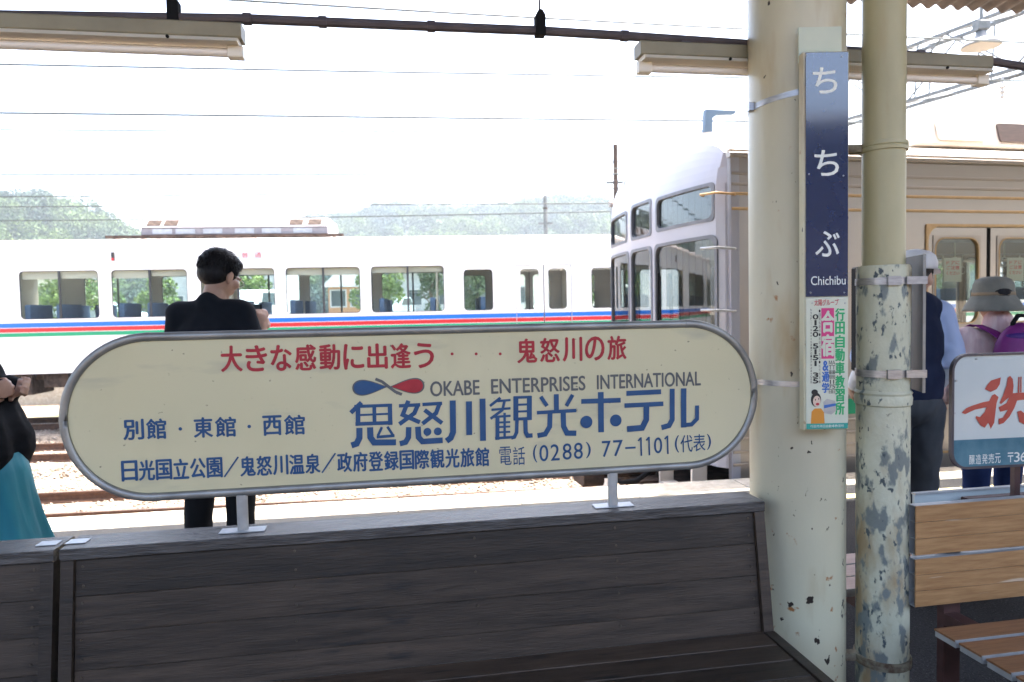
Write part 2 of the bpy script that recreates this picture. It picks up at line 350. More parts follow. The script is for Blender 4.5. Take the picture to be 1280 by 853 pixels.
# ================================================================== GROUND, PLATFORM, TRACKS
RAILZ = -.97
def flat(name, pts, z, m, kind='structure'):
    mb = MB(); mb.add([(x, y, z) for x, y in pts], [tuple(range(len(pts)))]); return tag(mb.build(name, m), kind=kind)
flat('ground', [(-3000,-3000), (3000,-3000), (3000,3000), (-3000,3000)], -1.16, M_ground)
PA = 8.0                                    # direction of the platform edge
pu = Vector((math.cos(R(PA)), math.sin(R(PA)), 0)); pn = Vector((-pu.y, pu.x, 0))
pl = thing('platform', None, None, (0, 5.47, 0), PA); del_keys = [k for k in pl.keys()]
tag(pl, kind='structure')
MB().box(-40, 40, -7.6, -.36, -1.2, 0).build('asphalt_surface', M_asphalt, pl)
MB().box(-40, 40, -.359, -.04, -1.15, -.12).build('platform_wall', M_coping, pl)
cst = None
for i in range(34):
    x = -13.5+i*.9
    if cst is None: cst = MB().bbox(.004, .896, -.355, 0, -.115, .004, .008).build('coping_stone', M_coping, pl); c = cst
    else: c = cst.copy(); COL.objects.link(c); c.parent = pl
    c.location = (x, 0, random.uniform(-.002, .002))
MB().box(-40, 40, -.72, -.62, -.01, .004).build('yellow_line', M_yellow, pl)

def rail_mesh(L):
    mb = MB(); p = [(-.06,0), (.06,0), (.06,.012), (.012,.03), (.010,.10), (.032,.112), (.032,.14), (-.032,.14), (-.032,.112), (-.010,.10), (-.012,.03), (-.06,.012)]
    n = len(p); vs = [(x, a, z) for x in (-L/2, L/2) for a, z in p]
    mb.add(vs, [tuple(range(n)), tuple(range(2*n-1, n-1, -1))]+[(i, (i+1) % n, n+(i+1) % n, n+i) for i in range(n)]); return mb
slp = MB().bbox(-.11, .11, -1.0, 1.0, -.14, .0, .02); slp_me = None
def track(label, c, ang, L, x_sl):
    global slp_me
    t = thing('railway_track', label, 'railway track', (c[0], c[1], RAILZ-.14), ang, 'railway tracks beside the platform')
    for s in (-1, 1):
        r = rail_mesh(L).build('rail', M_rail, t); r.location = (0, s*.565, 0)
        q = MB().box(-L/2, L/2, -.028, .028, .1402, .1425).build('worn_top', M_railtop, r)
    for i in range(x_sl[2]):
        if slp_me is None: o = slp.build('sleeper', M_sleeper, t); slp_me = o.data
        else: o = bpy.data.objects.new('sleeper', slp_me); COL.objects.link(o); o.parent = t
        o.location = (x_sl[0]+i*.66, random.uniform(-.03, .03), 0)
    return t
track('rusty track nearest to the platform, running under the silver train', (1.7+3*math.cos(R(12)), 7.35+3*math.sin(R(12)), 0), 12.5, 28, (-12, 0, 30))
track('empty rusty track in the middle, just beyond the platform edge', (-2.2, 9.55), 6.6, 60, (-9, 0, 30))
track('empty rusty track between the middle track and the white train', (-5.9, 13.2), 5.5, 60, (-9, 0, 34))
a_u = Vector((math.cos(R(5.5)), math.sin(R(5.5))))
track('far track carrying the long white striped train', (-9.5+5*a_u.x-1.41*a_u.y, 15.3+5*a_u.y+1.41*a_u.x), 5.5, 60, (-10, 0, 34))
# ballast stones (nobody could count them)
def ballast():
    rng = np.random.default_rng(3); oc = np.array([(1,0,0), (-1,0,0), (0,1,0), (0,-1,0), (0,0,1), (0,0,-1)], float)
    fc = np.array([(0,2,4), (2,1,4), (1,3,4), (3,0,4), (2,0,5), (1,2,5), (3,1,5), (0,3,5)])
    n = 26000; x = rng.uniform(-11, 5, n); y = 5.9+13*rng.uniform(0, 1, n)**1.25+x*.1
    sz = rng.uniform(.018, .042, n); hump = np.zeros(n)
    V = oc[None]*sz[:, None, None]*rng.uniform(.6, 1.25, (n, 6, 1)); a = rng.uniform(0, 6.28, n)
    c, s = np.cos(a)[:, None], np.sin(a)[:, None]; V2 = V.copy(); V2[..., 0] = V[..., 0]*c-V[..., 2]*s; V2[..., 2] = (V[..., 0]*s+V[..., 2]*c)*.8
    b = rng.uniform(0, 6.28, n); c, s = np.cos(b)[:, None], np.sin(b)[:, None]; V = V2.copy(); V[..., 0] = V2[..., 0]*c-V2[..., 1]*s; V[..., 1] = V2[..., 0]*s+V2[..., 1]*c
    for cy in (9.55+.1157*(x+2.2), 13.2+.0963*(x+5.9), 17.2+.0963*(x+4.6)): hump = np.maximum(hump, np.clip(1.9-np.abs(y-cy), 0, .35)/.35*.045)
    V[..., 0] += x[:, None]; V[..., 1] += y[:, None]; V[..., 2] += (-1.16+hump+.005)[:, None]
    F = (fc[None]+6*np.arange(n)[:, None, None]).reshape(-1, 3)
    me = bpy.data.meshes.new('ballast'); me.vertices.add(n*6); me.vertices.foreach_set('co', V.ravel()); me.loops.add(F.size); me.loops.foreach_set('vertex_index', F.ravel().astype('i'))
    me.polygons.add(len(F)); me.polygons.foreach_set('loop_start', np.arange(0, F.size, 3).astype('i')); me.update(calc_edges=True); me.materials.append(M_stone)
    o = bpy.data.objects.new('ballast', me); COL.objects.link(o); tag(o, 'pale grey brown crushed stone ballast between and beside the rails', 'ballast', kind='stuff')
ballast()
for c, an, h in (((-2.2, 9.55), 6.6, 0), ((-5.9, 13.2), 5.5, 0), ((-4.6, 17.2), 5.5, 0)):
    mb = MB(); mb.prism([(-1.9, -1.2), (-1.5, -1.118), (1.5, -1.118), (1.9, -1.2)], -30, 30)
    o = mb.build('ballast_bed', M_ground); o.rotation_euler = (0, 0, R(an+90)); o.location = (c[0], c[1], 0); tag(o, kind='structure')

# ================================================================== WHITE TRAIN (far)
def window(parent, x0, x1, z0, z1, y, r=.09, mull=True, th=.05, fm=None, g=None):
    f = MB().ring(rrect(x0, x1, z0, z1, r), rrect(x0-.035, x1+.035, z0-.035, z1+.035, .012), y-.006, y+th+.002).build('window', fm or M_carwhite, parent)
    MB().ring(rrect(x0+.014, x1-.014, z0+.014, z1-.014, r-.01), rrect(x0-.001, x1+.001, z0-.001, z1+.001, r), y-.004, y+.02).build('gasket', M_gasket, f)
    MB().box(x0+.001, x1-.001, y+.012, y+.018, z0+.001, z1-.001).build('pane', g or G_win, f)
    if mull: m = (x0+x1)/2; MB().box(m-.022, m+.022, y-.001, y+.03, z0, z1).build('mullion', M_gasket, f)
    return f
def white_car():
    t = thing('train_carriage', 'long white train carriage with blue, red and green stripes, standing on the far track', 'train', (-9.5, 15.3, 0), 5.5)
    X0, X1, D = -8.0, 14.6, 2.82
    wins = [(-5.5, -3.9, 1), (-3.30, -1.68, 1), (-1.08, .54, 1), (.81, 2.40, 1), (2.68, 4.27, 1), (4.51, 6.14, 1), (6.38, 8.02, 1), (8.46, 9.13, 0), (11.42, 12.10, 0)]
    wh = [(a, b, 1.42, 2.46 if m else 2.36) for a, b, m in wins]
    door = (9.67, 10.95); dh = [(door[0], door[1], .26, 2.44), (-7.0, -6.0, .26, 2.44)]
    for y, fl in ((0, 0), (D-.05, 1)):
        mb = MB(); wall(mb, X0, X1, .24, 3.02, wh+dh, y, y+.05); mb.build('side_wall', M_carwhite, t)
        for (a, b, m), h in zip(wins, wh): window(t, a, b, 1.42, h[3], y, mull=bool(m))
        for a, b, _, zt in dh:
            m = (a+b)/2
            for p, q in ((a+.004, m-.012), (m+.012, b-.004)):
                mb = MB(); yy = y+.012 if not fl else y; hw = .09; hole = (p+(q-p)*.14+.0, q-(q-p)*.16, 1.42, 2.36); wall(mb, p, q, .262, zt-.004, [hole], yy, yy+.03)
                d = mb.build('door', M_carwhite, t)
                MB().ring(rrect(*hole, .09), rrect(hole[0]-.02, hole[1]+.02, hole[2]-.02, hole[3]+.02, .01), yy-.004, yy+.032).build('window', M_carwhite, d)
                MB().box(hole[0], hole[1], yy+.012, yy+.018, hole[2], hole[3]).build('pane', G_win, d)
            MB().ring([(a, .262), (b, .262), (b, zt), (a, zt)], [(a-.012, .25), (b+.012, .25), (b+.012, zt+.012), (a-.012, zt+.012)], y-.005 if not fl else y+.02, y+.012 if not fl else y+.055).build('door_frame', M_galv, t)
            MB().box(m-.011, m+.011, y+.008, y+.02, .262, 2.43).build('door_seal', M_gasket, t)
    for nm, z0, z1, m in (('blue_stripe', 1.248, 1.345, M_sblue), ('red_stripe', 1.145, 1.235, M_sred), ('green_stripe', 1.048, 1.132, M_sgreen)):
        MB().box(X0, 9.665, -.003, .001, z0, z1).box(9.674, 10.296, .0095, .0125, z0, z1).box(10.324, 10.946, .0095, .0125, z0, z1).box(10.955, X1, -.003, .001, z0, z1).build(nm, m, t)
    # roof: curved shell
    prof = []
    for i in range(15):
        a = math.pi*i/14; prof.append((D/2-D/2*math.cos(a), 3.02+.17*abs(math.sin(a))**.55))
    n = len(prof); mb = MB(); vs = [(x, y, z) for x in (X0, X1) for y, z in prof]; mb.add(vs, [(i, i+1, n+i+1, n+i) for i in range(n-1)])
    o = mb.build('roof', M_carroof, t, smooth=True); o.modifiers.new('s', 'SOLIDIFY').thickness = .03
    MB().box(X0, X1, -.02, .0, 2.985, 3.02).build('gutter', M_carwhite, t)
    MB().box(X0, X1, .05, D-.05, .30, .34).build('floor', M_under, t)
    MB().box(X0, X1, .06, D-.06, 2.70, 2.74).build('ceiling', M_ceil, t)
    for x in (X0, X1-.05): mb = MB(); mb.prism([(y, z) for y, z in [(0.051, .24)]+[(D-.051, .24)]+[(p[0], p[1]-.035) for p in prof[-2:0:-1]]], 0, .05); mb.warp(lambda a, b, c, x=x: (x+b, a, c)).build('end_wall', M_carwhite, t)
    # interior
    for x in (-2.2, 2.57, 8.25, 9.45, 11.2, 7.85):
        MB().box(x-.02, x+.02, .08, 1.0, .34, 2.7).box(x-.02, x+.02, D-1.0, D-.08, .34, 2.7).build('partition', M_inter, t)
    s0 = None
    for x in [-5.2, -4.3, -3.0, -2.4, -1.0, -.35, .95, 1.55, 2.85, 3.5, 4.62, 6.6, 7.75, 8.9]:
        for y in (.1, D-1.0):
            if s0 is None:
                s0 = MB().bbox(-.06, .06, 0, .9, .85, 1.74, .03).bbox(-.06, .44, 0, .9, .70, .82, .03).build('seat', M_seat, t, bevel=.02); c = s0
            else: c = s0.copy(); COL.objects.link(c); c.parent = t
            c.location = (x, y, 0)
    for x in (-1.05, .83, 2.7, 4.53, 6.4):
        for a, b in ((0, .78), (.80, 1.58)): MB().box(x+a, x+b, .07, .075, 2.30+random.uniform(-.03,.03), 2.47).build('roller_blind', M_copper if False else M_ceil, t)
    # roof cooling unit
    ac = MB(); prf = [(.55, 3.24), (2.25, 3.24), (2.25, 3.44), (2.0, 3.66), (.8, 3.66), (.55, 3.44)]; k = len(prf)
    ac.add([(x, y, z) for x, d in ((1.24, 0), (5.38, 0)) for y, z in prf], [tuple(range(k)), tuple(range(2*k-1, k-1, -1))]+[(i, (i+1) % k, k+(i+1) % k, k+i) for i in range(k)])
    au = ac.build('cooling_unit', mat('grey_roof_unit', (.20,.185,.195), (.26,.245,.25), 4, rough=.6), t, bevel=.03)
    for x in (1.5, 2.0, 2.6, 3.3, 3.9, 4.6): MB().box(x, x+.42, .54, .549, 3.29, 3.40).build('side_panel', M_galv, au)
    for x in (1.35, 1.72, 4.5, 4.92): 
        o = MB().box(0, .3, 0, .22, 0, .008).build('louvre', M_under, au); o.location = (x, .59, 3.478); o.rotation_euler = (R(41.3), 0, 0)
    for z in (3.262, 3.415): MB().box(1.26, 5.36, .543, .549, z, z+.012).build('edge_trim', M_under, au)
    rk = MB().box(.55, 5.75, .38, .46, 3.19, 3.245).box(.55, 5.75, 2.3, 2.4, 3.20, 3.235); 
    for i in range(9): rk.box(.7+i*.6, .76+i*.6, .40, 2.4, 3.165, 3.20)
    rk.build('roof_walkway', M_under, t)
    # side lamp and destination board
    MB().box(.84, .90, -.03, .0, 2.66, 2.84).build('side_lamp', M_gasket, t); MB().box(.845, .895, -.035, -.03, 2.665, 2.72).build('lamp_lens', M_sred, t)
    b = MB().box(3.49, 4.10, -.012, .0, 2.655, 2.835).build('destination_board', M_palesign, t)
    mb = MB(); text(mb, '普', 3.58, 3.72, 2.69, 2.80, -.0135, .01); text(mb, '通', 3.86, 4.0, 2.69, 2.80, -.0135, .01); mb.build('lettering', M_pred, b)
    # underframe
    for x, L, h in ((-1.9, .9, .45), (-.75, .5, .30), (-.1, .3, .52), (.4, .65, .62), (1.4, 1.2, .5), (3.2, .8, .5), (5.2, 1.6, .55), (7.6, 1.0, .5), (-4.0, 1.2, .5)):
        MB().bbox(x, x+L, .15, 1.0, .22-h, .23, .02).box(x+.05, x+.09, .13, .15, .0, .2).build('equipment_box', M_under, t)
    MB().box(X0, X1, .3, .42, .08, .235).box(X0, X1, 2.4, 2.5, .08, .235).build('sole_bar', M_under, t)
    for x in (-5.6, 10.6):
        bg_ = MB().bbox(x-1.5, x+1.5, .38, .50, -.52, -.36, .02).bbox(x-1.5, x+1.5, 2.32, 2.44, -.52, -.36, .02).box(x-.3, x+.3, .4, 2.4, -.4, .1).build('bogie', M_under, t)
        for dx in (-1.05, 1.05):
            for y in (.8, 1.9): 
                w_ = MB().lathe([(.06, -.07), (.43, -.07), (.43, .05), (.40, .07), (.06, .07)], n=28).build('wheel', M_under, bg_, smooth=False); w_.location = (x+dx, y, -.54); w_.rotation_euler = (R(90), 0, 0)
    return t
wc = white_car()
wc2 = copy_tree(wc); wc2.location = (-9.5+23.1*a_u.x, 15.3+23.1*a_u.y, 0)
tag(wc2, 'second white striped carriage, seen only through the door windows of the silver train', 'train')

# ================================================================== SILVER TRAIN (near, right)
BANG = 12.5
def silver_car():
    t = thing('train_carriage', 'stainless steel train carriage with white rounded front standing at the platform', 'train', (1.73, 5.9, 0), BANG)
    L, D = 13.0, 2.8
    doors = [(2.06, 3.42), (6.9, 8.26)]; hol = [(a, b, .06, 2.10) for a, b in doors]+[(4.3, 5.9, 1.05, 1.95), (.45, 1.0, 1.1, 1.9)]
    fhol = [(a, b, .06, 2.10) for a, b in doors]+[(3.75, 5.15, .95, 2.02), (5.25, 6.6, .95, 2.02), (.45, 1.0, 1.1, 1.9)]
    for y in (0, D-.05):
        mb = MB(); wall(mb, .12, L, -.30, 2.66, fhol if y else hol, y, y+.05); mb.build('side_wall', M_stain, t)
        if y:
            for a, b in ((3.75, 5.15), (5.25, 6.6)): window(t, a, b, .95, 2.02, y, .06, True, fm=M_stain)
        for a, b in ((4.3, 5.9), (.45, 1.0))[1 if y else 0:]: window(t, a, b, 1.1 if b < 2 else 1.05, 1.9 if b < 2 else 1.95, y, .06, b > 2, fm=M_stain)
        for a, b in doors:
            m = (a+b)/2
            if not y: 
                MB().ring(rrect(a+.005, b-.005, .06, 2.095, .12), rrect(a-.02, b+.02, .04, 2.12, .02), -.012, .01).build('door_surround', M_copper, t)
            for p, q in ((a+.004, m-.02), (m+.02, b-.004)):
                hole = (p+.09, q-.09, 1.22, 2.0); mb = MB(); wall(mb, p, q, .06, 2.09, [hole], y+.015, y+.045); d = mb.build('door', M_stain, t)
                MB().ring(rrect(*hole, .10), rrect(hole[0]-.02, hole[1]+.02, hole[2]-.02, hole[3]+.02, .01), y+.008, y+.05).build('window', M_stain2, d)
                MB().ring(rrect(hole[0]+.008, hole[1]-.008, hole[2]+.008, hole[3]-.008, .095), rrect(hole[0]-.002, hole[1]+.002, hole[2]-.002, hole[3]+.002, .102), y+.004, y+.03).build('gasket', M_copper, d)
                MB().box(hole[0], hole[1], y+.024, y+.03, hole[2], hole[3]).build('pane', G_clear, d)
                if not y:
                    cx = (hole[0]+hole[1])/2-.02; s = MB().box(cx-.10, cx+.09, .031, .036, 1.60, 1.82).build('sticker', M_adpaper, d)
                    mb = MB(); 
                    for zz, k in ((1.78, 'ドアに'), (1.735, 'ご注意'), (1.685, 'ください')): text(mb, k, cx-.075, cx+.065, zz-.022, zz+.012, .0285, .02)
                    mb.build('lettering', M_pred, s)
            MB().box(m-.019, m+.019, y+.012, y+.04, .06, 2.09).build('door_seal', M_dark, t)
    # horizontal beads
    for z, m in ((2.53, M_stain2), (2.44, M_stain2), (2.36, M_copper), (2.235, M_copper), (.62, M_stain2), (.40, M_stain2), (.29, M_stain2), (.18, M_stain2), (.07, M_stain2)):
        for a, b in ([(.13, L)] if z > 2.13 else [(.13, 2.03), (3.45, 6.87), (8.3, L)]): MB().bbox(a, b, -.014, .001, z-.012, z+.012, .004).build('side_bead', m, t)
    MB().box(1.1, 1.75, -.006, .0, .45, .585).build('green_stripe', M_sgreen, t)
    # roof, eaves, gutter
    prof = [(D/2-D/2*math.cos(math.pi*i/16), max(2.68, 2.60+.32*max(0, 1-abs(math.cos(math.pi*i/16))**6)**.7)) for i in range(17)]; n = len(prof)
    mb = MB(); mb.add([(x, y, z) for x in (.40, L) for y, z in prof], [(i, i+1, n+i+1, n+i) for i in range(n-1)]); o = mb.build('roof', M_bwhite, t, smooth=True); o.modifiers.new('s', 'SOLIDIFY').thickness = .03
    MB().bbox(.10, L, -.035, .03, 2.66, 2.70, .006).build('gutter', M_stain2, t); MB().bbox(.10, L, -.02, .03, 2.702, 2.73, .006).build('gutter_lip', M_bwhite, t)
    MB().bbox(.10, L, D-.03, D+.035, 2.66, 2.72, .006).build('gutter', M_stain2, t)
    # cooling units
    for x0, x1 in ((2.3, 6.2), (7.6, 11.4)):
        prf = [(.42, 2.93), (2.38, 2.93), (2.3, 3.22), (2.05, 3.34), (.75, 3.34), (.5, 3.22)]; k = 6
        ac = MB(); ac.add([(x+dx, y, z) for x, s in ((x0, 1), (x1, -1)) for (y, z), dx in zip(prf, [0, 0, s*.12, s*.2, s*.2, s*.12])], [tuple(range(k)), tuple(range(2*k-1, k-1, -1))]+[(i, (i+1) % k, k+(i+1) % k, k+i) for i in range(k)])
        au = ac.build('cooling_unit', M_bwhite, t, bevel=.03)
        for a, b, m in ((.28, .82, M_reflector), (1.0, 1.95, M_brown), (2.15, 3.0, M_brown), (3.1, 3.6, M_reflector)):
            o = MB().prism(rrect(0, b-a, 0, .20, .03), -.012, 0).build('side_panel', m, au); o.location = (x0+a, .432, 2.985); o.rotation_euler = (R(-15), 0, 0)
    for y in (.35, .42): MB().tube([(.5, y, 2.99), (.5, y, 3.04), (2.1, y, 3.04), (2.1, y, 2.99)], .008, 6).build('roof_pipe', M_galv, t)
    # whistle horn bracket on the roof edge (pale blue)
    h = MB().lathe([(.13, 0), (.13, .05), (.09, .07), (.09, .09)], n=20).build('antenna_base', M_bwhite, t); h.location = (.42, .95, 3.0)
    mb = MB(); mb.prism([(-.055, 0), (.05, 0), (.055, .20), (.10, .235), (.33, .255), (.36, .30), (-.03, .30)], -.03, .03)
    a_ = mb.build('antenna_blade', mat('pale_blue_plastic', (.10,.15,.20), rough=.5), t, bevel=.006); a_.location = (.42, .95, 3.07); a_.scale = (.85,1,.85)
    # ---- front, mapped on a bulged surface: u across (0..D), v height, w depth
    def fm(u, w_, v):
        c = (u-D/2)/(D/2); bul = .17*(1-abs(c)**2.4); edge = .10*max(0, abs(c)-.93)/.07
        rk = .16*max(0, (v-2.35)/.65)**2
        return (.10-bul+edge*1.0+rk+w_, min(max(u, .002), D-.002), v)
    lo = [(.14, 1.10), (1.19, 1.72), (1.80, 2.66)]; holes = [(a, b, .95, 2.02) for a, b in lo]+[(.17, 1.06, 2.17, 2.47), (1.20, 1.70, 2.15, 2.49), (1.86, 2.62, 2.15, 2.46)]
    def rz_(u): return 2.60+.32*max(0, 1-abs((u-D/2)/(D/2))**6)**.7
    def top(u): return max(2.602, rz_(u)-.035)
    mb = MB(); wall(mb, 0, D, .03, 2.60, holes, 0, .05, .07)
    k = 48
    for i in range(k):
        a, b = D*i/k, D*(i+1)/k; 
        for j in range(4):
            za = lambda u, j=j: 2.60+(top(u)-2.60)*j/4; zb = lambda u, j=j: 2.60+(top(u)-2.60)*(j+1)/4
            vs = [(a, 0, za(a)), (b, 0, za(b)), (b, 0, zb(b)), (a, 0, zb(a)), (a, .05, za(a)), (b, .05, za(b)), (b, .05, zb(b)), (a, .05, zb(a))]
            mb.add(vs, [(0,1,2,3), (7,6,5,4), (0,4,5,1), (2,6,7,3), (0,3,7,4), (1,5,6,2)])
    br = MB(); k = 32; NB = 6
    for r_ in range(NB+1):
        f_ = r_/NB
        for i in range(k+1):
            u = D*i/k; p0_ = Vector(fm(u, 0, top(u))); p1_ = Vector((.42, u, rz_(u)+.004)); ea = math.sin(f_*math.pi/2)
            br.v.append((p0_.x+(p1_.x-p0_.x)*(1-math.cos(f_*math.pi/2)), p0_.y*(1-f_)+p1_.y*f_, p0_.z+(p1_.z-p0_.z)*ea))
    for r_ in range(NB):
        for i in range(k): a = r_*(k+1)+i; br.f.append((a, a+1, a+k+2, a+k+1))
    br.build('brow', M_bfront, t, smooth=True)
    mb.warp(lambda x, y, z: fm(x, y, z)); 
    fr = mb.build('front', M_bfront, t, smooth=False)
    fr.data.polygons.foreach_set('use_smooth', [True]*len(fr.data.polygons))
    bm = bmesh.new(); bm.from_mesh(fr.data); bmesh.ops.remove_doubles(bm, verts=bm.verts, dist=.0005)
    seen = {}; dele = []
    for f in bm.faces:
        kf = tuple(round(c, 3) for c in f.calc_center_median())
        if kf in seen: dele += [f, seen[kf]]
        else: seen[kf] = f
    bmesh.ops.delete(bm, geom=list(set(dele)), context='FACES'); bmesh.ops.recalc_face_normals(bm, faces=bm.faces); bm.to_mesh(fr.data); bm.free(); fr.data.set_sharp_from_angle(angle=R(40))
    gasm = mat('grey_window_rubber', (.12,.125,.14), (.16,.165,.18), 9, rough=.5)
    for i, (a, b, z0, z1) in enumerate(holes):
        r = .09 if i < 3 else .06
        f = MB().ring(rrect(a+.012, b-.012, z0+.012, z1-.012, r, 8, 14), rrect(a-.018, b+.018, z0-.018, z1+.018, r*.8, 8, 14), -.007, .052).warp(fm).build('window', gasm, t, smooth=False)
        g = MB(); 
        for q in range(10):
            g.box(a+(b-a)*q/10, a+(b-a)*(q+1)/10, .016, .02, z0, z1)
        g.warp(fm).build('pane', G_front, f)
        if i == 3: MB().box(a+.02, b-.02, .03, .035, z0+.01, z1-.01).warp(fm).build('destination_blind', mat('grey_blind', (.13,.145,.17), rough=.5), f)
    # corner skirt between nose and side
    for y0 in (-.001, D-.049):
        mb = MB()
        for i in range(4): mb.box(.12, .20, y0-.002, y0+.05, -.30+i*.74, .44+i*.74)
        mb.build('corner_post', M_copper if False else M_bfront, t)
    for v, dz in ((2.35, 0), (1.90, 0), (1.38, 0)): MB().tube([(.16, -.005, v), (.12, -.05, v), (-.03, -.03, v+.01), (-.10, .10, v+.012), (-.06, .13, v+.01)], .011, 8).build('grab_handle', M_copper if v > 2 else M_galv, t, smooth=True)
    wp = MB().tube([fm(.98, -.05, .9), fm(.95, -.05, 1.35), fm(.96, -.04, 1.75)], .010, 6).tube([fm(.90, -.05, 1.30), fm(.91, -.045, 1.72)], .007, 6).build('wiper', M_dark, t)
    for nm, v0, v1, m in (('blue_stripe', .62, .72, M_sblue), ('red_stripe', .50, .60, M_sred), ('green_stripe', .40, .48, M_sgreen)):
        g = MB(); 
        for q in range(24): g.box(.03+(D-.06)*q/24, .03+(D-.06)*(q+1)/24, -.004, .0, v0, v1)
        g.warp(fm).build(nm, m, t)
    for u in (.5, 2.3):
        f = MB().box(u-.17, u+.17, -.02, .01, .08, .30).warp(fm).build('headlight', M_galv, t, bevel=.01)
        for du in (-.08, .08):
            l = MB().lathe([(.065, 0), (.06, -.02), (.02, -.03)], n=20).build('lens', M_tube, f); l.rotation_euler = (0, R(90), 0); l.location = fm(u+du, -.02, .19)
    # cab interior
    MB().box(.2, L, .05, D-.05, .0, .05).build('floor', M_under, t); MB().box(1.3, L, .06, D-.06, 2.36, 2.40).build('ceiling', M_ceil, t)
    mb = MB(); wall(mb, .06, D-.06, .05, 2.5, [(.3, 1.0, 1.1, 1.9), (1.2, 1.8, .1, 2.0), (2.0, 2.6, 1.1, 1.9)], 0, .04); mb.warp(lambda a, b, c: (1.35+b, a, c)).build('cab_wall', M_inter, t)
    MB().bbox(.25, .75, .2, 1.3, .05, .95, .03).build('driver_desk', M_gboard, t, bevel=.02)
    MB().box(L-.05, L, 0.051, D-.051, -.3, 2.66).build('end_wall', M_stain, t)
    # interior of saloon: hanging straps, rack, long seats
    for y in (.55, D-.55):
        MB().tube([(1.5, y, 2.02), (L-.2, y, 2.02)], .012, 8).build('hand_rail', M_galv, t)
    st = None
    for i in range(22):
        for y in (.55, D-.55):
            if st is None:
                mb = MB(); mb.box(-.008, .008, -.003, .003, -.15, 0); mb.tube([(.045*math.cos(a*.5236), 0, -.195+.045*math.sin(a*.5236)) for a in range(12)], .007, 6, True); st = mb.build('hanging_strap', M_adpaper, t); c = st
            else: c = st.copy(); COL.objects.link(c); c.parent = t
            c.location = (1.7+i*.30, y, 2.01)
    for y0, y1 in ((.06, .38), (D-.38, D-.06)):
        for a, b in ((3.6, 6.7),): 
            mb = MB()
            for q in range(6): mb.tube([(a, y0+(y1-y0)*q/5, 1.96), (b, y0+(y1-y0)*q/5, 1.96)], .009, 6)
            mb.build('luggage_rack', M_galv, t); MB().bbox(a, b, y0 if y0 < 1 else D-.5, .5 if y0 < 1 else y1, .35, .48, .03).build('seat', M_seat, t)
    MB().box(1.4, L-.1, .9, 1.9, 2.28, 2.358).build('ceiling_duct', M_inter, t)
    # underframe and coupler
    MB().bbox(-.05, L, .25, 2.55, -.42, -.31, .02).build('underframe', M_under, t)
    for x, l_ in ((.5, 1.0), (3.9, 1.5), (5.8, 1.2)): MB().bbox(x, x+l_, .1, .8, -.75, -.43, .02).build('equipment_box', M_under, t)
    for x in (2.4, 10.5):
        bg_ = MB().bbox(x-1.4, x+1.4, .30, .42, -.5, -.36, .02).bbox(x-1.4, x+1.4, 2.3, 2.42, -.5, -.36, .02).build('bogie', M_under, t)
        for dx in (-1.05, 1.05):
            for y in (.8, 1.9): w_ = MB().lathe([(.06, -.07), (.43, -.07), (.43, .05), (.40, .07), (.06, .07)], n=28).build('wheel', M_under, bg_); w_.location = (x+dx, y, -.54); w_.rotation_euler = (R(90), 0, 0)
    cp = MB().bbox(-.62, .0, 1.28, 1.52, -.30, -.08, .03).bbox(-.80, -.58, 1.22, 1.58, -.36, .02, .04).box(-.3, .1, 1.1, 1.7, -.40, -.3).build('coupler', M_under, t, bevel=.01)
    MB().tube([(-.15, .9, -.1), (-.35, .95, -.25), (-.45, 1.1, -.3), (-.6, 1.25, -.2)], .025, 8).tube([(-.15, 1.9, -.1), (-.35, 1.85, -.25), (-.45, 1.7, -.3), (-.6, 1.55, -.2)], .025, 8).build('air_hose', M_dark, t, smooth=True)
    MB().box(-.34, -.30, .18, 1.0, -.60, -.30).box(-.34, -.30, 1.8, 2.62, -.60, -.30).box(-.30, .1, .2, .26, -.36, -.3).box(-.30, .1, 2.5, 2.56, -.36, -.3).build('rail_guard', M_bwhite, t)
    MB().box(-.12, .02, .25, .95, -.30, -.26).box(-.12, .02, .25, .28, -.26, .02).box(-.12, .02, .92, .95, -.26, .02).build('step', M_bwhite, t)
    return t
silver_car()

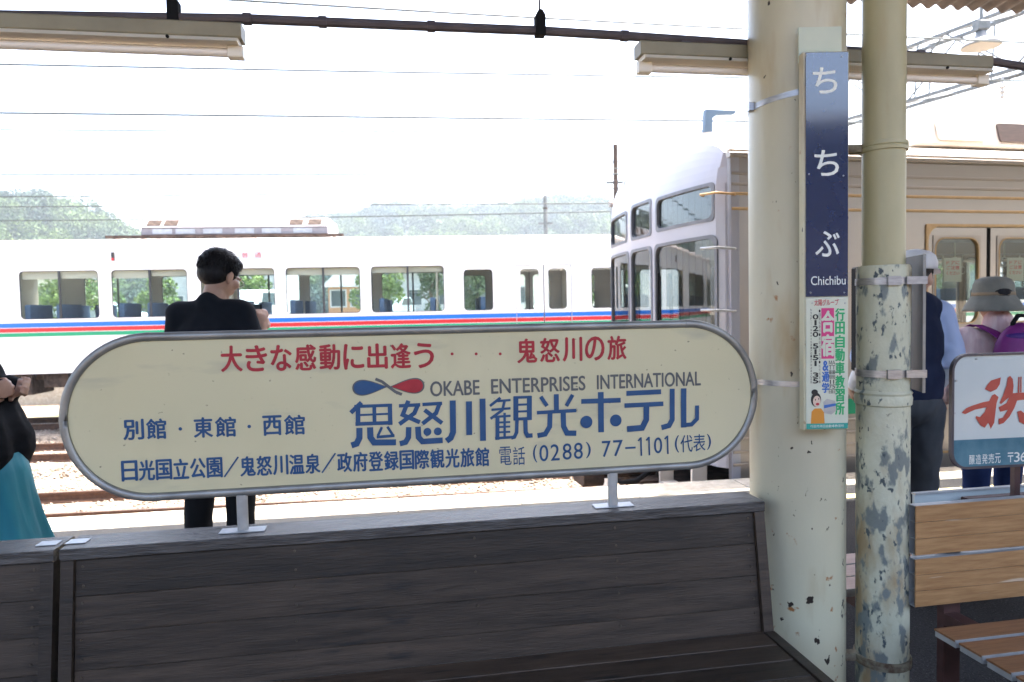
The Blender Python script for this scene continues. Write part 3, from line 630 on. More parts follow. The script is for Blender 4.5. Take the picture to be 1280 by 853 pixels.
# ================================================================== BENCHES
BA = 9.3; B0 = (-.296, 2.006)
def wood_bench(label, x_off, L, lcheek=True):
    bu = Vector((math.cos(R(BA)), math.sin(R(BA)))); p = Vector(B0)+bu*x_off
    t = thing('wooden_bench', label, 'bench', (p.x, p.y, 0), BA, 'dark wooden platform benches')
    MB().bbox(0, L, 0, .128, .780, .812, .003).build('top_rail', M_woodtop, t)
    ang = math.atan2(.05, .36); n = 4; FL = .3635; hgt = .0965   # back leans 5 cm over 36 cm
    for i in range(n):
        o = MB().bbox(.036, L-.036, 0, .022, -min(hgt, FL-i*hgt)+.0003, -.0003, .0009).build('back_plank', M_wood, t)
        q = i*hgt/FL; o.location = (0, .010-.05*q+random.uniform(-.0008, .0008), .778-.36*q); o.rotation_euler = (-ang, 0, 0)
    for x in (0, L-.034):
        mb = MB(); mb.prism([(0,0), (1,0), (1,1), (0,1)], 0, 1); vs = []
        o = MB(); o.add([(x+dx, y, z) for dx in (.001, .033) for y, z in ((.002, .779), (.10, .779), (.03, .36), (-.054, .418))], [(0,1,2,3), (7,6,5,4), (0,4,5,1), (1,5,6,2), (2,6,7,3), (3,7,4,0)])
        o.build('back_stile', M_wood, t)
        MB().box(x+.001, x+.033, -.40, -.056, .355, .424).build('seat_bearer', M_wood, t)
        MB().box(x+.0, x+.05, -.38, -.30, 0, .354).build('leg', M_wood, t); MB().box(x+.0, x+.05, -.02, .06, 0, .358).build('leg', M_wood, t)
    for i in range(4):
        y1 = -.046-i*.088; MB().bbox(.036, L-.036, y1-.0865, y1, .398, .421-i*.001, .002).build('seat_plank', M_wood, t)
    MB().bbox(.036, L-.036, -.425, -.4005, .35, .418, .003).build('front_rail', M_wood, t)
    # screws
    mb = MB()
    for fx in (.055, L*.297, L*.55, L*.76, L-.055):
        for i in range(4):
            for d in (.018, .070):
                if i*hgt+d > .35: continue
                q = (i*hgt+d)/FL; c = Vector((fx+random.uniform(-.004,.004), .010-.05*q, .778-.36*q)); nn = Vector((0, -math.cos(ang), -math.sin(ang)*-1)).normalized()
                mb.tube([c+Vector((0,.004,0)), c-Vector((0, .0012, -.0004))], [.0042, .0036], 8)
    sc = mb.build('screws', mat('dull_screw_head', (.10,.085,.07), rough=.4, metal=.7), t); sc['kind'] = 'stuff'
    return t
wood_bench('long dark wooden bench in the foreground carrying the cream sign on its back rail', -.937, 2.03)
wood_bench('dark wooden bench at the left frame edge, end to end with the foreground bench', -.937-2.045, 2.03)
bu = Vector((math.cos(R(BA)), math.sin(R(BA))))
for dx, lb in ((-.062, 'small metal plate on the left bench rail end'), (.012, 'small metal plate on the foreground bench rail end')):
    p = Vector(B0)+bu*(-.955+dx); o = MB().bbox(0, .052, .045, .085, .8125, .8145, .0005).build('joining_plate', M_galv); o.location = (p.x, p.y, 0); o.rotation_euler = (0, 0, R(BA))
    tag(o, lb, 'metal plate', 'metal plates on the bench rail ends')

# ---- sign standing on the bench
def sgn():
    n = Vector((-math.sin(R(BA)), math.cos(R(BA)))); p1 = Vector(B0)+n*.065
    t = thing('hotel_sign', 'long cream sign with rounded ends and grey tube frame standing on the bench back', 'sign', (p1.x, p1.y, .812), BA)
    Z = .812
    def q(px, py): s, z = PL(px, py, p1, BA); return (s, z-Z)
    x0, x1, z0, z1 = -.938, 1.092, .925-Z, 1.374-Z; r = (z1-z0)/2
    pts = [(x, z) for x, z in rrect(x0, x1, z0, z1, r-.0001, 16)]
    MB().tube([(x, 0, z) for x, z in pts], .0125, 12, True).build('frame_tube', M_alu, t, smooth=True)
    MB().ring(rrect(x0+.012, x1-.012, z0+.012, z1-.012, r-.0125, 16), rrect(x0+.004, x1-.004, z0+.004, z1-.004, r-.005, 16), -.006, .010).build('inner_trim', mat('olive_trim', (.16,.155,.11), rough=.5), t)
    pn_ = MB().prism(rrect(x0+.010, x1-.010, z0+.010, z1-.010, r-.0105, 16), -.003, .008).build('panel', M_panel, t)
    for s in (-.481, .619):
        po = MB().tube([(s, 0, 0), (s, 0, z0-.008)], .0155, 16).build('post', M_galv, t, autos=True)
        pb = MB().bbox(s-.062, s+.062, -.024, .024, .0005, .0032, .0005).build('base_plate', M_galv, po)
    for x in (x0+r, x1-r):
        for z in (z0, z1):
            MB().tube([(x-.006, 0, z), (x+.006, 0, z)], .0134, 12).build('tube_joint', M_alu, t, autos=True)
    Y = -.0042
    def row(mb, tx, pa, pb_, h, bold=0, word=None):
        a, b = q(*pa), q(*pb_); zc = (a[1]+b[1])/2; text(mb, tx, a[0], b[0], zc-h/2, zc+h/2, Y, bold)
    mb = MB()
    red = '大きな感動に出逢う'; A = q(275, 449); Bq = q(545, 444); k = len(red); cw = (Bq[0]-A[0])/k
    for i, c in enumerate(red): 
        z = A[1]+(Bq[1]-A[1])*i/(k-1); text(mb, c, A[0]+cw*i+.004, A[0]+cw*(i+1)-.008, z-.036, z+.036, Y, .055)
    for px in (565, 595, 625): c = q(px, 442.5); disc(mb, c, .0045, Y, 10)
    red = '鬼怒川の旅'; A = q(645, 439); Bq = q(785, 434.5); k = 5; cw = (Bq[0]-A[0])/k
    for i, c in enumerate(red): z = A[1]+(Bq[1]-A[1])*i/(k-1); text(mb, c, A[0]+cw*i+.004, A[0]+cw*(i+1)-.008, z-.036, z+.036, Y, .055)
    build_split(mb, 'red_letter', M_red, t)
    mb = MB(); row(mb, 'OKABE', (538, 487), (599, 483.5), .044, .045); row(mb, 'ENTERPRISES', (614, 483), (731, 479), .044, .045); row(mb, 'INTERNATIONAL', (746, 478), (875, 473), .044, .045)
    build_split(mb, 'grey_word', M_grey, t)
    mb = MB()
    for tx, a, b in (('別', 155, 180), ('館', 184, 208), ('東', 243, 266), ('館', 270, 295), ('西', 329, 352), ('館', 356, 381)):
        y = 537-(a-155)*(6.5/226); row(mb, tx, (a, y), (b, y-.4), .056, .055)
    for px, py in ((226, 536), (312, 533)): disc(mb, q(px, py), .005, Y, 10)
    cs = '日光国立公園／鬼怒川温泉／政府登録国際観光旅館'; A = q(152, 589); Bq = q(612, 570.5); k = len(cs); cw = (Bq[0]-A[0])/k
    for i, c in enumerate(cs):
        z = A[1]+(Bq[1]-A[1])*i/(k-1); text(mb, c, A[0]+cw*i+.002, A[0]+cw*(i+1)-.003, z-.028, z+.028, Y, .055)
    for c, a in (('電', 624), ('話', 641)): row(mb, c, (a, 570), (a+15, 569.4), .056, .002)
    for c, a, b in (('(', 666, 671), ('0', 674, 685), ('2', 688, 699), ('8', 703, 714), ('8', 717, 728), (')', 732, 738), ('7', 752, 763), ('7', 766, 778), ('1', 798, 803), ('1', 808, 813), ('0', 817, 827), ('1', 831, 836), ('(', 843, 848), ('代', 850, 865), ('表', 866, 881), (')', 883, 888)):
        y = 567-(a-666)*(15/222)
        if c == '1': stroke(mb, [q((a+b)/2, y-11.5), q((a+b)/2+.6, y+11.5)], .0052, Y); stroke(mb, [q((a+b)/2-3.5, y-7), q((a+b)/2, y-11)], .005, Y); continue
        row(mb, c, (a, y), (b, y-.3), .050 if c in '0287)1' else .054, .012)
    stroke(mb, [q(781, 560), q(794, 559.3)], .006, Y)
    build_split(mb, 'blue_letter', M_blue, t)
    # large name
    mb = MB(); Y2 = Y
    def c1(x, y): return q(430+x/5.565, 470+y/5.565)
    def c2(x, y): return q(600+x/4.267, 470+y/4.267)
    k1 = .00235/5.565; k2 = .00235/4.267
    for w_, *p in ((22,(72,212),(335,203)), (30,(122,184),(48,256)), (32,(98,210),(98,345)), (26,(211,210),(213,335)), (30,(319,200),(322,340)), (14,(98,272),(320,262)), (26,(80,334),(338,324)),
                   (42,(108,360),(108,430),(88,470),(52,482)), (42,(182,356),(184,425),(210,462),(362,460)), (18,(264,355),(236,415)), (20,(228,424),(352,414)), (18,(302,352),(345,418)),
                   (30,(448,172),(408,270),(528,322)), (30,(512,204),(490,258),(385,335)), (24,(382,208),(530,200)), (24,(545,198),(682,190)), (30,(664,192),(640,258),(545,332)), (30,(560,236),(682,328)),
                   (38,(450,355),(448,425),(428,460),(388,470)), (40,(514,352),(518,425),(545,455),(686,446)),
                   (42,(755,170),(758,390),(742,430),(712,452)), (42,(868,176),(870,410)), (42,(962,157),(966,450))):
        stroke(mb, [c1(*a) for a in p], w_*k1, Y2)
    for c in ((580, 388), (652, 385)): disc(mb, c1(*c), 28*k1, Y2)
    for w_, *p in ((15,(108,116),(52,160)), (13,(92,134),(162,128)), (13,(60,180),(162,172)), (15,(130,132),(118,182),(55,228)), (13,(75,218),(162,212)), (22,(92,216),(92,340)), (14,(130,196),(130,330)), (11,(92,248),(160,245)), (11,(92,272),(160,269)), (11,(92,300),(160,297)), (15,(80,332),(168,326)),
                   (28,(190,108),(190,236)), (28,(262,106),(262,234)), (15,(180,115),(272,112)), (12,(190,154),(262,151)), (12,(190,190),(262,187)), (17,(178,230),(275,226)), (20,(196,232),(194,300),(182,325),(165,330)), (24,(240,230),(242,300),(252,318),(279,316)),
                   (22,(322,110),(356,160)), (28,(405,97),(406,192)), (22,(492,100),(458,160)), (20,(302,196),(512,184)), (28,(372,196),(370,270),(346,310),(305,318)), (30,(442,190),(444,268),(462,304),(512,305)),
                   (27,(538,136),(748,129)), (33,(642,86),(644,300)), (28,(778,93),(963,84)), (26,(768,158),(975,148)), (34,(885,155),(884,232),(862,276),(782,283)),
                   (30,(1022,68),(1022,232),(1005,264),(965,275)), (33,(1083,66),(1083,274)), (24,(1083,261),(1125,258),(1154,228),(1154,157))):
        stroke(mb, [c2(*a) for a in p], w_*k2, Y2)
    for c, r_ in (((565, 245), 35), ((722, 237), 34)): disc(mb, c2(*c), r_*k2, Y2)
    build_split(mb, 'large_blue_letter', M_blue, t, [q(px, 520)[0] for px in (497, 557, 609, 668, 723, 779, 829)])
    # infinity-shaped logo
    cx = [c1(x, y) for x, y in ((58, 80), (560, 70))]; C = Vector(((cx[0][0]+cx[1][0])/2, (cx[0][1]+cx[1][1])/2)); W = (cx[1][0]-cx[0][0])/2; Hh = .027
    def loop(side, s, hh):
        P = []
        for i in range(40):
            a = 2*math.pi*i/40; ex = math.cos(a); xx = .52+.48*ex; wz = math.sin(a)*(.55+.45*ex)**.9*1.25
            P.append((C.x+side*xx*W*s+side*(1-s)*W*.55, C.y+wz*Hh*hh))
        return P
    for side in (-1, 1): mb = MB(); mb.add([(x, Y, z) for x, z in loop(side, 1, 1)], [tuple(range(40))]); mb.build('logo_outline', M_grey, t)
    mb = MB(); stroke(mb, [(C.x-.36*W, C.y+Hh*.90), (C.x-.18*W, C.y+.58*Hh), (C.x, C.y), (C.x+.18*W, C.y-.58*Hh), (C.x+.36*W, C.y-Hh*.90)], .0085, Y); mb.build('logo_band', M_grey, t)
    mb = MB(); mb.add([(x, Y-.0016, z) for x, z in loop(-1, .90, .86)], [tuple(range(40))]); mb.build('logo_blue_half', M_blue, t)
    mb = MB(); mb.add([(x, Y-.0016, z) for x, z in loop(1, .90, .86)], [tuple(range(40))]); mb.build('logo_red_half', M_red, t)
sgn()

# ================================================================== PILLAR, STATION NAME SIGN, RAIN PIPE
PX, PY_ = .945, 2.335
pi_ = MB().lathe([(.150, 0), (.150, .5), (.150, 1.0), (.150, 1.5), (.150, 2.2), (.150, 4.0)], n=64).build('pillar', M_cream, None, autos=True); pi_.location = (PX, PY_, 0)
tag(pi_, 'thick round cream painted steel pillar with rust chips at the right end of the bench', 'pillar')
for z, tl, lb in ((2.085, .05, 'upper steel band strapped round the cream pillar'), (1.178, 0, 'lower steel band strapped round the cream pillar beside the sign end')):
    mb = MB(); n = 48; vs = []; fs = []
    for j in range(n):
        a = 2*math.pi*j/n; x = math.cos(a); y = math.sin(a); zz = tl*x*.35
        for r_, dz in ((.1505, -.009), (.1520, -.009), (.1520, .009), (.1505, .009)): vs.append((x*r_, y*r_, zz+dz))
    for j in range(n):
        for k in range(4): a = j*4+k; b = j*4+(k+1) % 4; c = ((j+1) % n)*4+(k+1) % 4; d = ((j+1) % n)*4+k; fs.append((a, b, c, d))
    mb.add(vs, fs); b_ = thing('pillar_band', lb, 'steel band', (PX, PY_, z), 0, 'steel bands round the cream pillar'); mb.build('strap', M_steel, b_, autos=True)
    MB().bbox(-.164, -.147, -.03, -.005, -.014-tl*.3, .014-tl*.3, .002).build('buckle', M_steel, b_)
def name_sign():
    Y0 = 2.128; t = thing('station_name_sign', 'tall narrow dark blue station name sign with white letters on the cream pillar', 'sign', (0, 0, 0))
    def q(px, py): s, z = PL(px, py, (0, Y0), 0); return s, z
    xl, xr = .884, 1.019; t.location = (xl, Y0, 1.044)
    Z0 = 1.044; zt = 2.178; zm = 1.449; wd = xr-xl
    bk = MB().bbox(.0, wd, .003, .035, 0, zt-Z0, .002).build('cream_box', M_fixture if False else M_cream, t)
    bp = MB().box(.0, wd*.96, .036, .042, zt-Z0-.02, zt-Z0+.085).build('back_plate', mat('pale_green_plate', (.50,.56,.47), (.55,.6,.5), 9, rough=.5), t)
    MB().bbox(.006, wd-.003, -.001, .003, zm-Z0+.001, zt-Z0-.003, .001).build('blue_plate', M_navy, t)
    MB().bbox(.006, wd-.003, -.001, .003, .003, zm-Z0-.001, .001).build('advertising_plate', M_adpaper, t)
    def L(px, py): a = q(px, py); return a[0]-xl, a[1]-Z0
    yy = -.0016
    mb = MB()
    for c, x, y, h in (('ち', 1031, 101, 31), ('ち', 1033, 204, 31), ('ぶ', 1034, 305, 31)):
        a = L(x, y); k = .00242*h/2; text(mb, c, a[0]-k*.95, a[0]+k*.95, a[1]-k, a[1]+k, yy, .03)
    a = L(1035, 351); text(mb, 'Chichibu', a[0]-.052, a[0]+.052, a[1]-.013, a[1]+.014, yy, .012)
    build_split(mb, 'white_letter', M_letterwhite, t)
    mb = MB()
    for px, py in ((1008, 69), (1052, 71), (1011, 218), (1054, 220), (1013, 366), (1055, 366), (1015, 379), (1056, 379)): a = L(px, py); mb.tube([(a[0], .0, a[1]), (a[0], -.003, a[1])], [.0028, .002], 8)
    mb.build('bolts', M_galv, t)['kind'] = 'stuff'
    def AQ(x, y): xx = x-(y-450)*.006; return (xx-1005.5)/55.5*(wd-.012)+.006, (538.5-y)/166.5*(zm-Z0)
    def colm(tx, x, y0, y1, w_, m, nm, bold=.02, fill=.88):
        mb = MB(); a = AQ(x, y0); b = AQ(x, y1); vtext(mb, tx, (a[0]+b[0])/2, w_*.00243, b[1], a[1], yy, bold, fill); return build_split(mb, nm, m, t) if w_ > 3.7 else tag(mb.build(nm, m, t), kind='stuff')
    colm('行田自動車教習所', 1051.5, 386, 520, 11, M_pgreen, 'green_letter', .075, .92)
    a, b = AQ(1026, 449), AQ(1043, 386); mb = MB(); mb.add([(a[0], yy, a[1]), (b[0], yy, a[1]), (b[0], yy, b[1]), (a[0], yy, b[1])], [(0,1,2,3)]); mb.build('pink_box', M_pink, t)
    yy2 = yy; yy = -.0022
    colm('合宿', 1034.5, 388, 447, 15, M_adpaper, 'reversed_letter', .07, .9)
    yy = yy2
    colm('&通学', 1032, 451, 492, 8.5, M_pblue, 'blue_letter', .08, .9)
    colm('ＡＴ最短15日', 1043, 451, 493, 3.6, M_black, 'small_black_lettering', .01, .85); colm('ＭＴ最短17日', 1038.5, 451, 493, 3.6, M_black, 'small_black_lettering', .01, .85)
    colm('0120 5151 35', 1018, 393, 480, 6.5, M_black, 'telephone_digit', .12, .84)
    colm('http://www.taiyo-gyoda.com', 1012, 386, 480, 2.2, M_black, 'web_address', .0, .75)
    colm('●日祝も受付・送迎バスあり・託児所完備', 1023.6, 387, 480, 2.2, M_black, 'small_black_lettering', .0, .75)
    mb = MB(); a = AQ(1016, 383); b = AQ(1049, 375); text(mb, '太陽グループ', a[0], b[0], a[1], b[1], yy, .02); mb.build('red_lettering', M_pred, t)
    a, b = AQ(1007, 538), AQ(1060, 531); mb = MB(); mb.add([(.006, yy, .004), (wd-.003, yy, .004), (wd-.003, yy, .021), (.006, yy, .021)], [(0,1,2,3)]); mb.build('teal_strip', M_teal, t)
    mb = MB(); text(mb, '行田市持田自動車教習所', .018, wd-.015, .008, .017, -.0022, .0); mb.build('strip_lettering', M_letterwhite, t)
    # small cheerful drawn woman holding a bundle of towels
    def poly(pts, m, nm, y): mb = MB(); mb.add([(AQ(*p)[0], y, AQ(*p)[1]) for p in pts], [tuple(range(len(pts)))]); mb.build(nm, m, t)
    def el(cx, cy, rx, ry, n=16): return [(cx+rx*math.cos(2*math.pi*i/n), cy+ry*math.sin(2*math.pi*i/n)) for i in range(n)]
    poly([(1012,530),(1013,515),(1017,511),(1026,511),(1030,516),(1031,530)], M_orange, 'drawn_apron', -.0018)
    poly(el(1019, 500, 7, 9), M_black, 'drawn_hair', -.0018); poly(el(1017, 490.5, 4.5, 3.5), M_black, 'drawn_hair', -.0019)
    poly(el(1020, 502, 5.3, 7), M_skinp, 'drawn_face', -.0022); poly(el(1018, 500, .7, 1.2, 8), M_black, 'drawn_eye', -.0025); poly(el(1022.5, 499, .7, 1.2, 8), M_black, 'drawn_eye', -.0025)
    poly(el(1021, 505.5, 2.4, 1.7, 10), M_pred, 'drawn_mouth', -.0025)
    poly([(1029,503),(1034,499),(1045,502),(1047,514),(1040,519),(1030,517)], M_galv, 'drawn_bundle', -.0018); poly([(1030,507),(1046,505),(1046,508),(1030,511)], M_pblue, 'drawn_label', -.0022)
name_sign()

t = thing('rain_pipe', 'weathered rain pipe with peeling paint standing right of the cream pillar', 'pipe', (1.19, 2.255, 0))
MB().lathe([(.063, 1.50), (.063, 2.2), (.063, 4.0)], n=40).build('upper_pipe', M_pipe, t, autos=True)
MB().lathe([(.066, 1.135), (.078, 1.14), (.079, 1.535), (.076, 1.545), (.063, 1.545)], n=40).build('sleeve', M_peel, t, autos=True)
MB().lathe([(.079, 0), (.079, .6), (.079, 1.10), (.084, 1.105), (.085, 1.125), (.082, 1.135), (.085, 1.142), (.080, 1.15)], n=40).build('lower_pipe', M_peel, t, autos=True)
for z, r_, nm in ((1.917, .0655, 1), (.272, .0815, 1)):
    c = MB().lathe([(r_, -.014), (r_+.004, -.013), (r_+.005, -.003), (r_+.002, 0), (r_+.005, .003), (r_+.004, .013), (r_, .014)], n=40).build('clamp', M_rust if z < 1 else M_pipe, t, autos=True); c.location = (0, 0, z)
    b_ = MB().bbox(-.12, -.06, -.004, .03, -.012, .012, .002).build('bracket', M_rust, c)
# board strapped to the pipe, seen almost edge on
ba = Vector((1.283, 2.19)); bb = Vector((1.43, 2.95)); L_ = (bb-ba).length; an = math.degrees(math.atan2(bb.y-ba.y, bb.x-ba.x))
t = thing('edge_on_signboard', 'dark grey sign board strapped to the rain pipe and seen nearly edge on', 'sign', (ba.x, ba.y, 1.36), an)
MB().box(0, L_, -.004, .004, -.215, .215).build('board', M_gboard, t)
MB().box(-.003, 0, -.004, .004, -.216, .216).build('edge_strip', M_alu, t); MB().box(L_*.42, L_, .0041, .0061, -.21, .21).build('dark_film', M_dark, t).location = (0, 0, 0)
for z in (.135, -.155):
    pc = Vector((1.19, 2.255)); mb = MB(); n = 40; vs = []; fs = []
    for j in range(n):
        a = 2*math.pi*j/n
        for r_, dz in ((.0795, -.011), (.0815, -.011), (.0815, .011), (.0795, .011)): vs.append((pc.x+r_*math.cos(a), pc.y+r_*math.sin(a), 1.36+z+dz))
    for j in range(n):
        for k in range(4): fs.append((j*4+k, j*4+(k+1) % 4, ((j+1) % n)*4+(k+1) % 4, ((j+1) % n)*4+k))
    mb.add(vs, fs); mb.box(1.22, 1.283, 2.172, 2.178, 1.36+z-.012, 1.36+z+.012); mb.box(1.16, 1.20, 2.168, 2.177, 1.36+z-.014, 1.36+z+.014); MI = t.matrix_world
    Mi = (Matrix.Translation((ba.x, ba.y, 1.36)) @ Matrix.Rotation(R(an), 4, 'Z')).inverted(); mb.v = [tuple(Mi @ Vector(v)) for v in mb.v]; mb.build('strap', M_steel, t, autos=True)

# ================================================================== RIGHT-HAND BENCHES AND SIGN
def slat_bench(label, loc, ang, L, zoff=0):
    t = thing('slatted_bench', label, 'bench', loc, ang, 'resin plank benches right of the rain pipe')
    for z0, z1 in ((.634, .791), (.469, .622)):
        p = MB(); h = (z1-z0)/3
        for i in range(3): p.bbox(0, L, 0, .004, z0+i*h+.0006, z0+(i+1)*h-.0006, .0008)
        p = p.build('back_plank', M_plank, t)
        ch = MB().box(.0, L, .0042, .03, z1-.003, z1).box(.0, L, .0042, .03, z0, z0+.003).box(0, L, .028, .03, z0+.003, z1-.003)
        for i in (1, 2): ch.box(.0, L, .0042, .028, z0+i*h-.001, z0+i*h+.001)
        ch.build('aluminium_channel', M_galv, p)
    for x in (.13, L-.25): 
        MB().box(x, x+.06, .032, .06, .1, .76).box(x, x+.05, -.40, .032, .385, .425).box(x, x+.05, -.40, -.36, 0, .385).box(x, x+.05, .03, .06, 0, .1).build('support_frame', M_maroon, t)
    for x in (.13, L-.25): MB().tube([(x+.02, .04, .10), (x+.02, -.36, .36)], .012, 8).build('brace', M_maroon, t)
    for i in range(4):
        y1 = -.10-i*.093
        s = MB().bbox(-.02, L, y1-.078, y1, .444, .450, .0015).build('seat_slat', M_plankd, t)
        MB().box(-.02, L, y1-.081, y1-.0785, .428, .450).box(-.02, L, y1-.078, y1-.004, .428, .4435).build('aluminium_edge', M_galv, s)
    return t
slat_bench('brown plank bench at the lower right with a two-plank back', (1.25, 2.17, 0), 10, 2.0)
t = thing('slatted_bench', 'faded pinkish slatted bench with a white back board, behind the brown plank bench', 'bench', (1.17, 2.40, 0), 10, 'resin plank benches right of the rain pipe')
MB().box(.25, 2.2, .02, .03, .40, .745).build('back_board', M_palesign, t); MB().box(.25, 2.2, .015, .035, .7455, .752).build('top_edge', M_galv, t)
MB().bbox(.42, 2.2, -.04, .0, .70, .735, .004).build('dark_rail', M_maroon, t)
for i in range(3):
    s = MB().bbox(-.02-.02*i, 2.2, .06+i*.11, .16+i*.11, .405, .412, .002).build('seat_slat', M_pinkseat, t); MB().box(-.02-.02*i, 2.2, .057+i*.11, .0595+i*.11, .385, .412).build('aluminium_edge', M_galv, s)
for x in (.05, 1.9): MB().box(x, x+.05, .06, .38, .34, .384).box(x, x+.05, .30, .35, 0, .34).box(x, x+.05, .04, .055, 0, .70).build('support_frame', M_maroon, t)
def brush_sign():
    p0 = (1.5, 2.40); ang = 7
    t = thing('brush_lettered_sign', 'pale blue enamel sign with red brush lettering above the plank bench at the right edge', 'sign', (p0[0], p0[1], .745), ang)
    def q(px, py): s, z = PL(px, py, p0, ang); return s, z-.745
    W = .92; z0 = .852-.745; z1 = 1.243-.745
    MB().prism(rrect(.004, W, z0, z1, .055, 8), 0, .006).build('panel', M_palesign, t)
    MB().ring(rrect(.008, W-.004, z0+.004, z1-.004, .051, 8), rrect(.0, W+.004, z0-.004, z1+.004, .059, 8), -.006, .010).build('frame', M_conduit, t)
    lo = [p for p in rrect(.008, W-.004, z0+.004, z1-.004, .051, 8) if p[1] < z0+.09]; zb = z0+.098
    lo = sorted([p for p in lo if p[0] < W/2], key=lambda p: -p[1])+sorted([p for p in lo if p[0] >= W/2], key=lambda p: p[1])
    MB().prism([(.008, zb)]+lo+[(W-.004, zb)], -.0015, 0).build('blue_band', M_signblue, t)
    def c(x, y): return q(1100+x/4.06, 430+y/4.06)
    mb = MB(); yy = -.0016
    for i, P in enumerate(([(530,230),(545,205),(562,186),(612,170),(606,205),(590,230),(560,244)],
              [(412,350),(436,326),(470,312),(520,296),(552,290),(566,262),(580,254),(600,270),(590,300),(584,350),(578,400),(560,432),(548,400),(530,426),(508,414),(484,376),(486,366),(505,372),(530,345),(538,322),(480,334),(430,357)],
              [(640,210),(646,172),(658,162),(672,178),(676,215),(672,250),(735,246),(780,240),(790,262),(740,282),(694,288),(680,325),(655,370),(625,402),(600,410),(600,380),(622,374),(646,335),(608,345),(600,322),(640,300),(652,272),(612,306),(604,300),(622,262)],
              [(700,168),(706,168),(705,248),(697,248)], [(711,166),(717,166),(716,246),(709,246)],
              [(694,345),(712,338),(745,362),(790,372),(830,360),(836,380),(790,412),(740,414),(705,396)],
              [(960,180),(985,200),(960,250),(910,290),(900,280),(940,235)], [(1050,190),(1110,240),(1120,280),(1090,270),(1040,215)], [(1080,260),(1105,275),(1040,350),(960,400),(880,420),(870,405),(960,370),(1030,310)], [(930,270),(960,290),(1040,350),(1130,390),(1160,420),(1120,425),(1040,390),(960,320)])):
        P2 = [c(*p) for p in P]; mb.add([(x, yy-.0001*(i % 3), z) for x, z in P2], [tuple(range(len(P2)))])
    mb.build('red_brushwork', M_brush, t)
    mb = MB(); a = c(450, 588)
    for i, ch in enumerate('醸造発売元 〒368埼玉県秩父市'):
        if ch != ' ': text(mb, ch, a[0]+i*.0245, a[0]+i*.0245+.021, a[1]-.017+i*.0002, a[1]+.017+i*.0002, -.0022, .012)
    build_split(mb, 'white_letter', M_letterwhite, t)
    mb = MB()
    for px, py in ((488, 76), (385, 188), (375, 352)): a = c(px, py); mb.tube([(a[0], 0, a[1]), (a[0], -.004, a[1])], .0035, 8)
    mb.build('bolts', M_galv, t)['kind'] = 'stuff'
    for x in (.255, .80): MB().box(x, x+.022, .011, .03, -.34, z1-.1).build('post', M_maroon, t)
brush_sign()

# ================================================================== CANOPY, CONDUIT, LAMPS
CA = 9.3
t = thing('platform_canopy', 'rusty corrugated canopy roof whose eave edge shows at the upper right', 'canopy', (3.285, 5.9, 3.86), CA)
mb = MB(); vs = []; fs = []; n = 36*14*4; rows = ((0, 0), (-3.6, .40), (-6.6, .25))
for y, z in rows:
    for i in range(n+1): x = -16+i*(36/n); vs.append((x, y, z+.021*math.cos(x/.14*2*math.pi)))
for r_ in range(2):
    for i in range(n): a = r_*(n+1)+i; fs.append((a, a+1, a+n+2, a+n+1))
mb.add(vs, fs); o = mb.build('corrugated_sheet', M_corr, t); o.modifiers.new('s', 'SOLIDIFY').thickness = .006
for y in (-.9, -2.3, -3.6, -4.9, -6.2): zz = float(np.interp(-y, (0, 3.6, 6.6), (0, .40, .25))); MB().bbox(-16, 20, y-.03, y+.03, zz-.11, zz-.03, .004).build('purlin', M_conduit, t)
for x in (-8, -4.8, -1.6, 1.6, 4.8, 8): MB().box(x-.03, x+.03, -6.3, -.4, -.16, -.10).build('cross_beam', M_cream, t)
cu = Vector((math.cos(R(CA)), math.sin(R(CA)))); 
t = thing('lamp_conduit', 'long dark horizontal conduit that the tube lamps hang from, crossing the top of the view', 'conduit', (1.0, 2.45, 0), CA)
cp_ = [(-6, 2.27), (-4, 2.285), (-2.475, 2.297), (-1.8, 2.318), (-.9, 2.322), (-.57, 2.317), (.2, 2.302), (.73, 2.288), (.89, 2.272), (2.2, 2.245), (4, 2.24)]
MB().tube([(x, 0, z) for x, z in cp_], .0145, 10).build('pipe', M_conduit, t, autos=True)
mb = MB()
for x in (-1.8, -1.58, -1.25, -.62, -.02, .3): z = np.interp(x, [c[0] for c in cp_], [c[1] for c in cp_]); mb.tube([(x-.012, 0, z), (x+.012, 0, z)], .018, 10)
mb.build('pipe_couplings', M_conduit, t)['kind'] = 'stuff'
for x in (-2.007, -.902, .95, -4.2):
    z = float(np.interp(x, [c[0] for c in cp_], [c[1] for c in cp_]))
    h = MB().prism([(x-.016, z-.018), (x+.016, z-.018), (x+.016, z+.045), (x+.006, z+.062), (x-.006, z+.062), (x-.016, z+.045)], -.019, .019).build('hanger_clip', M_dark, t, bevel=.002)
    MB().tube([(x, 0, z+.05), (x, 0, 3.98)], .0035, 6).build('hanger_rod', M_conduit, t)
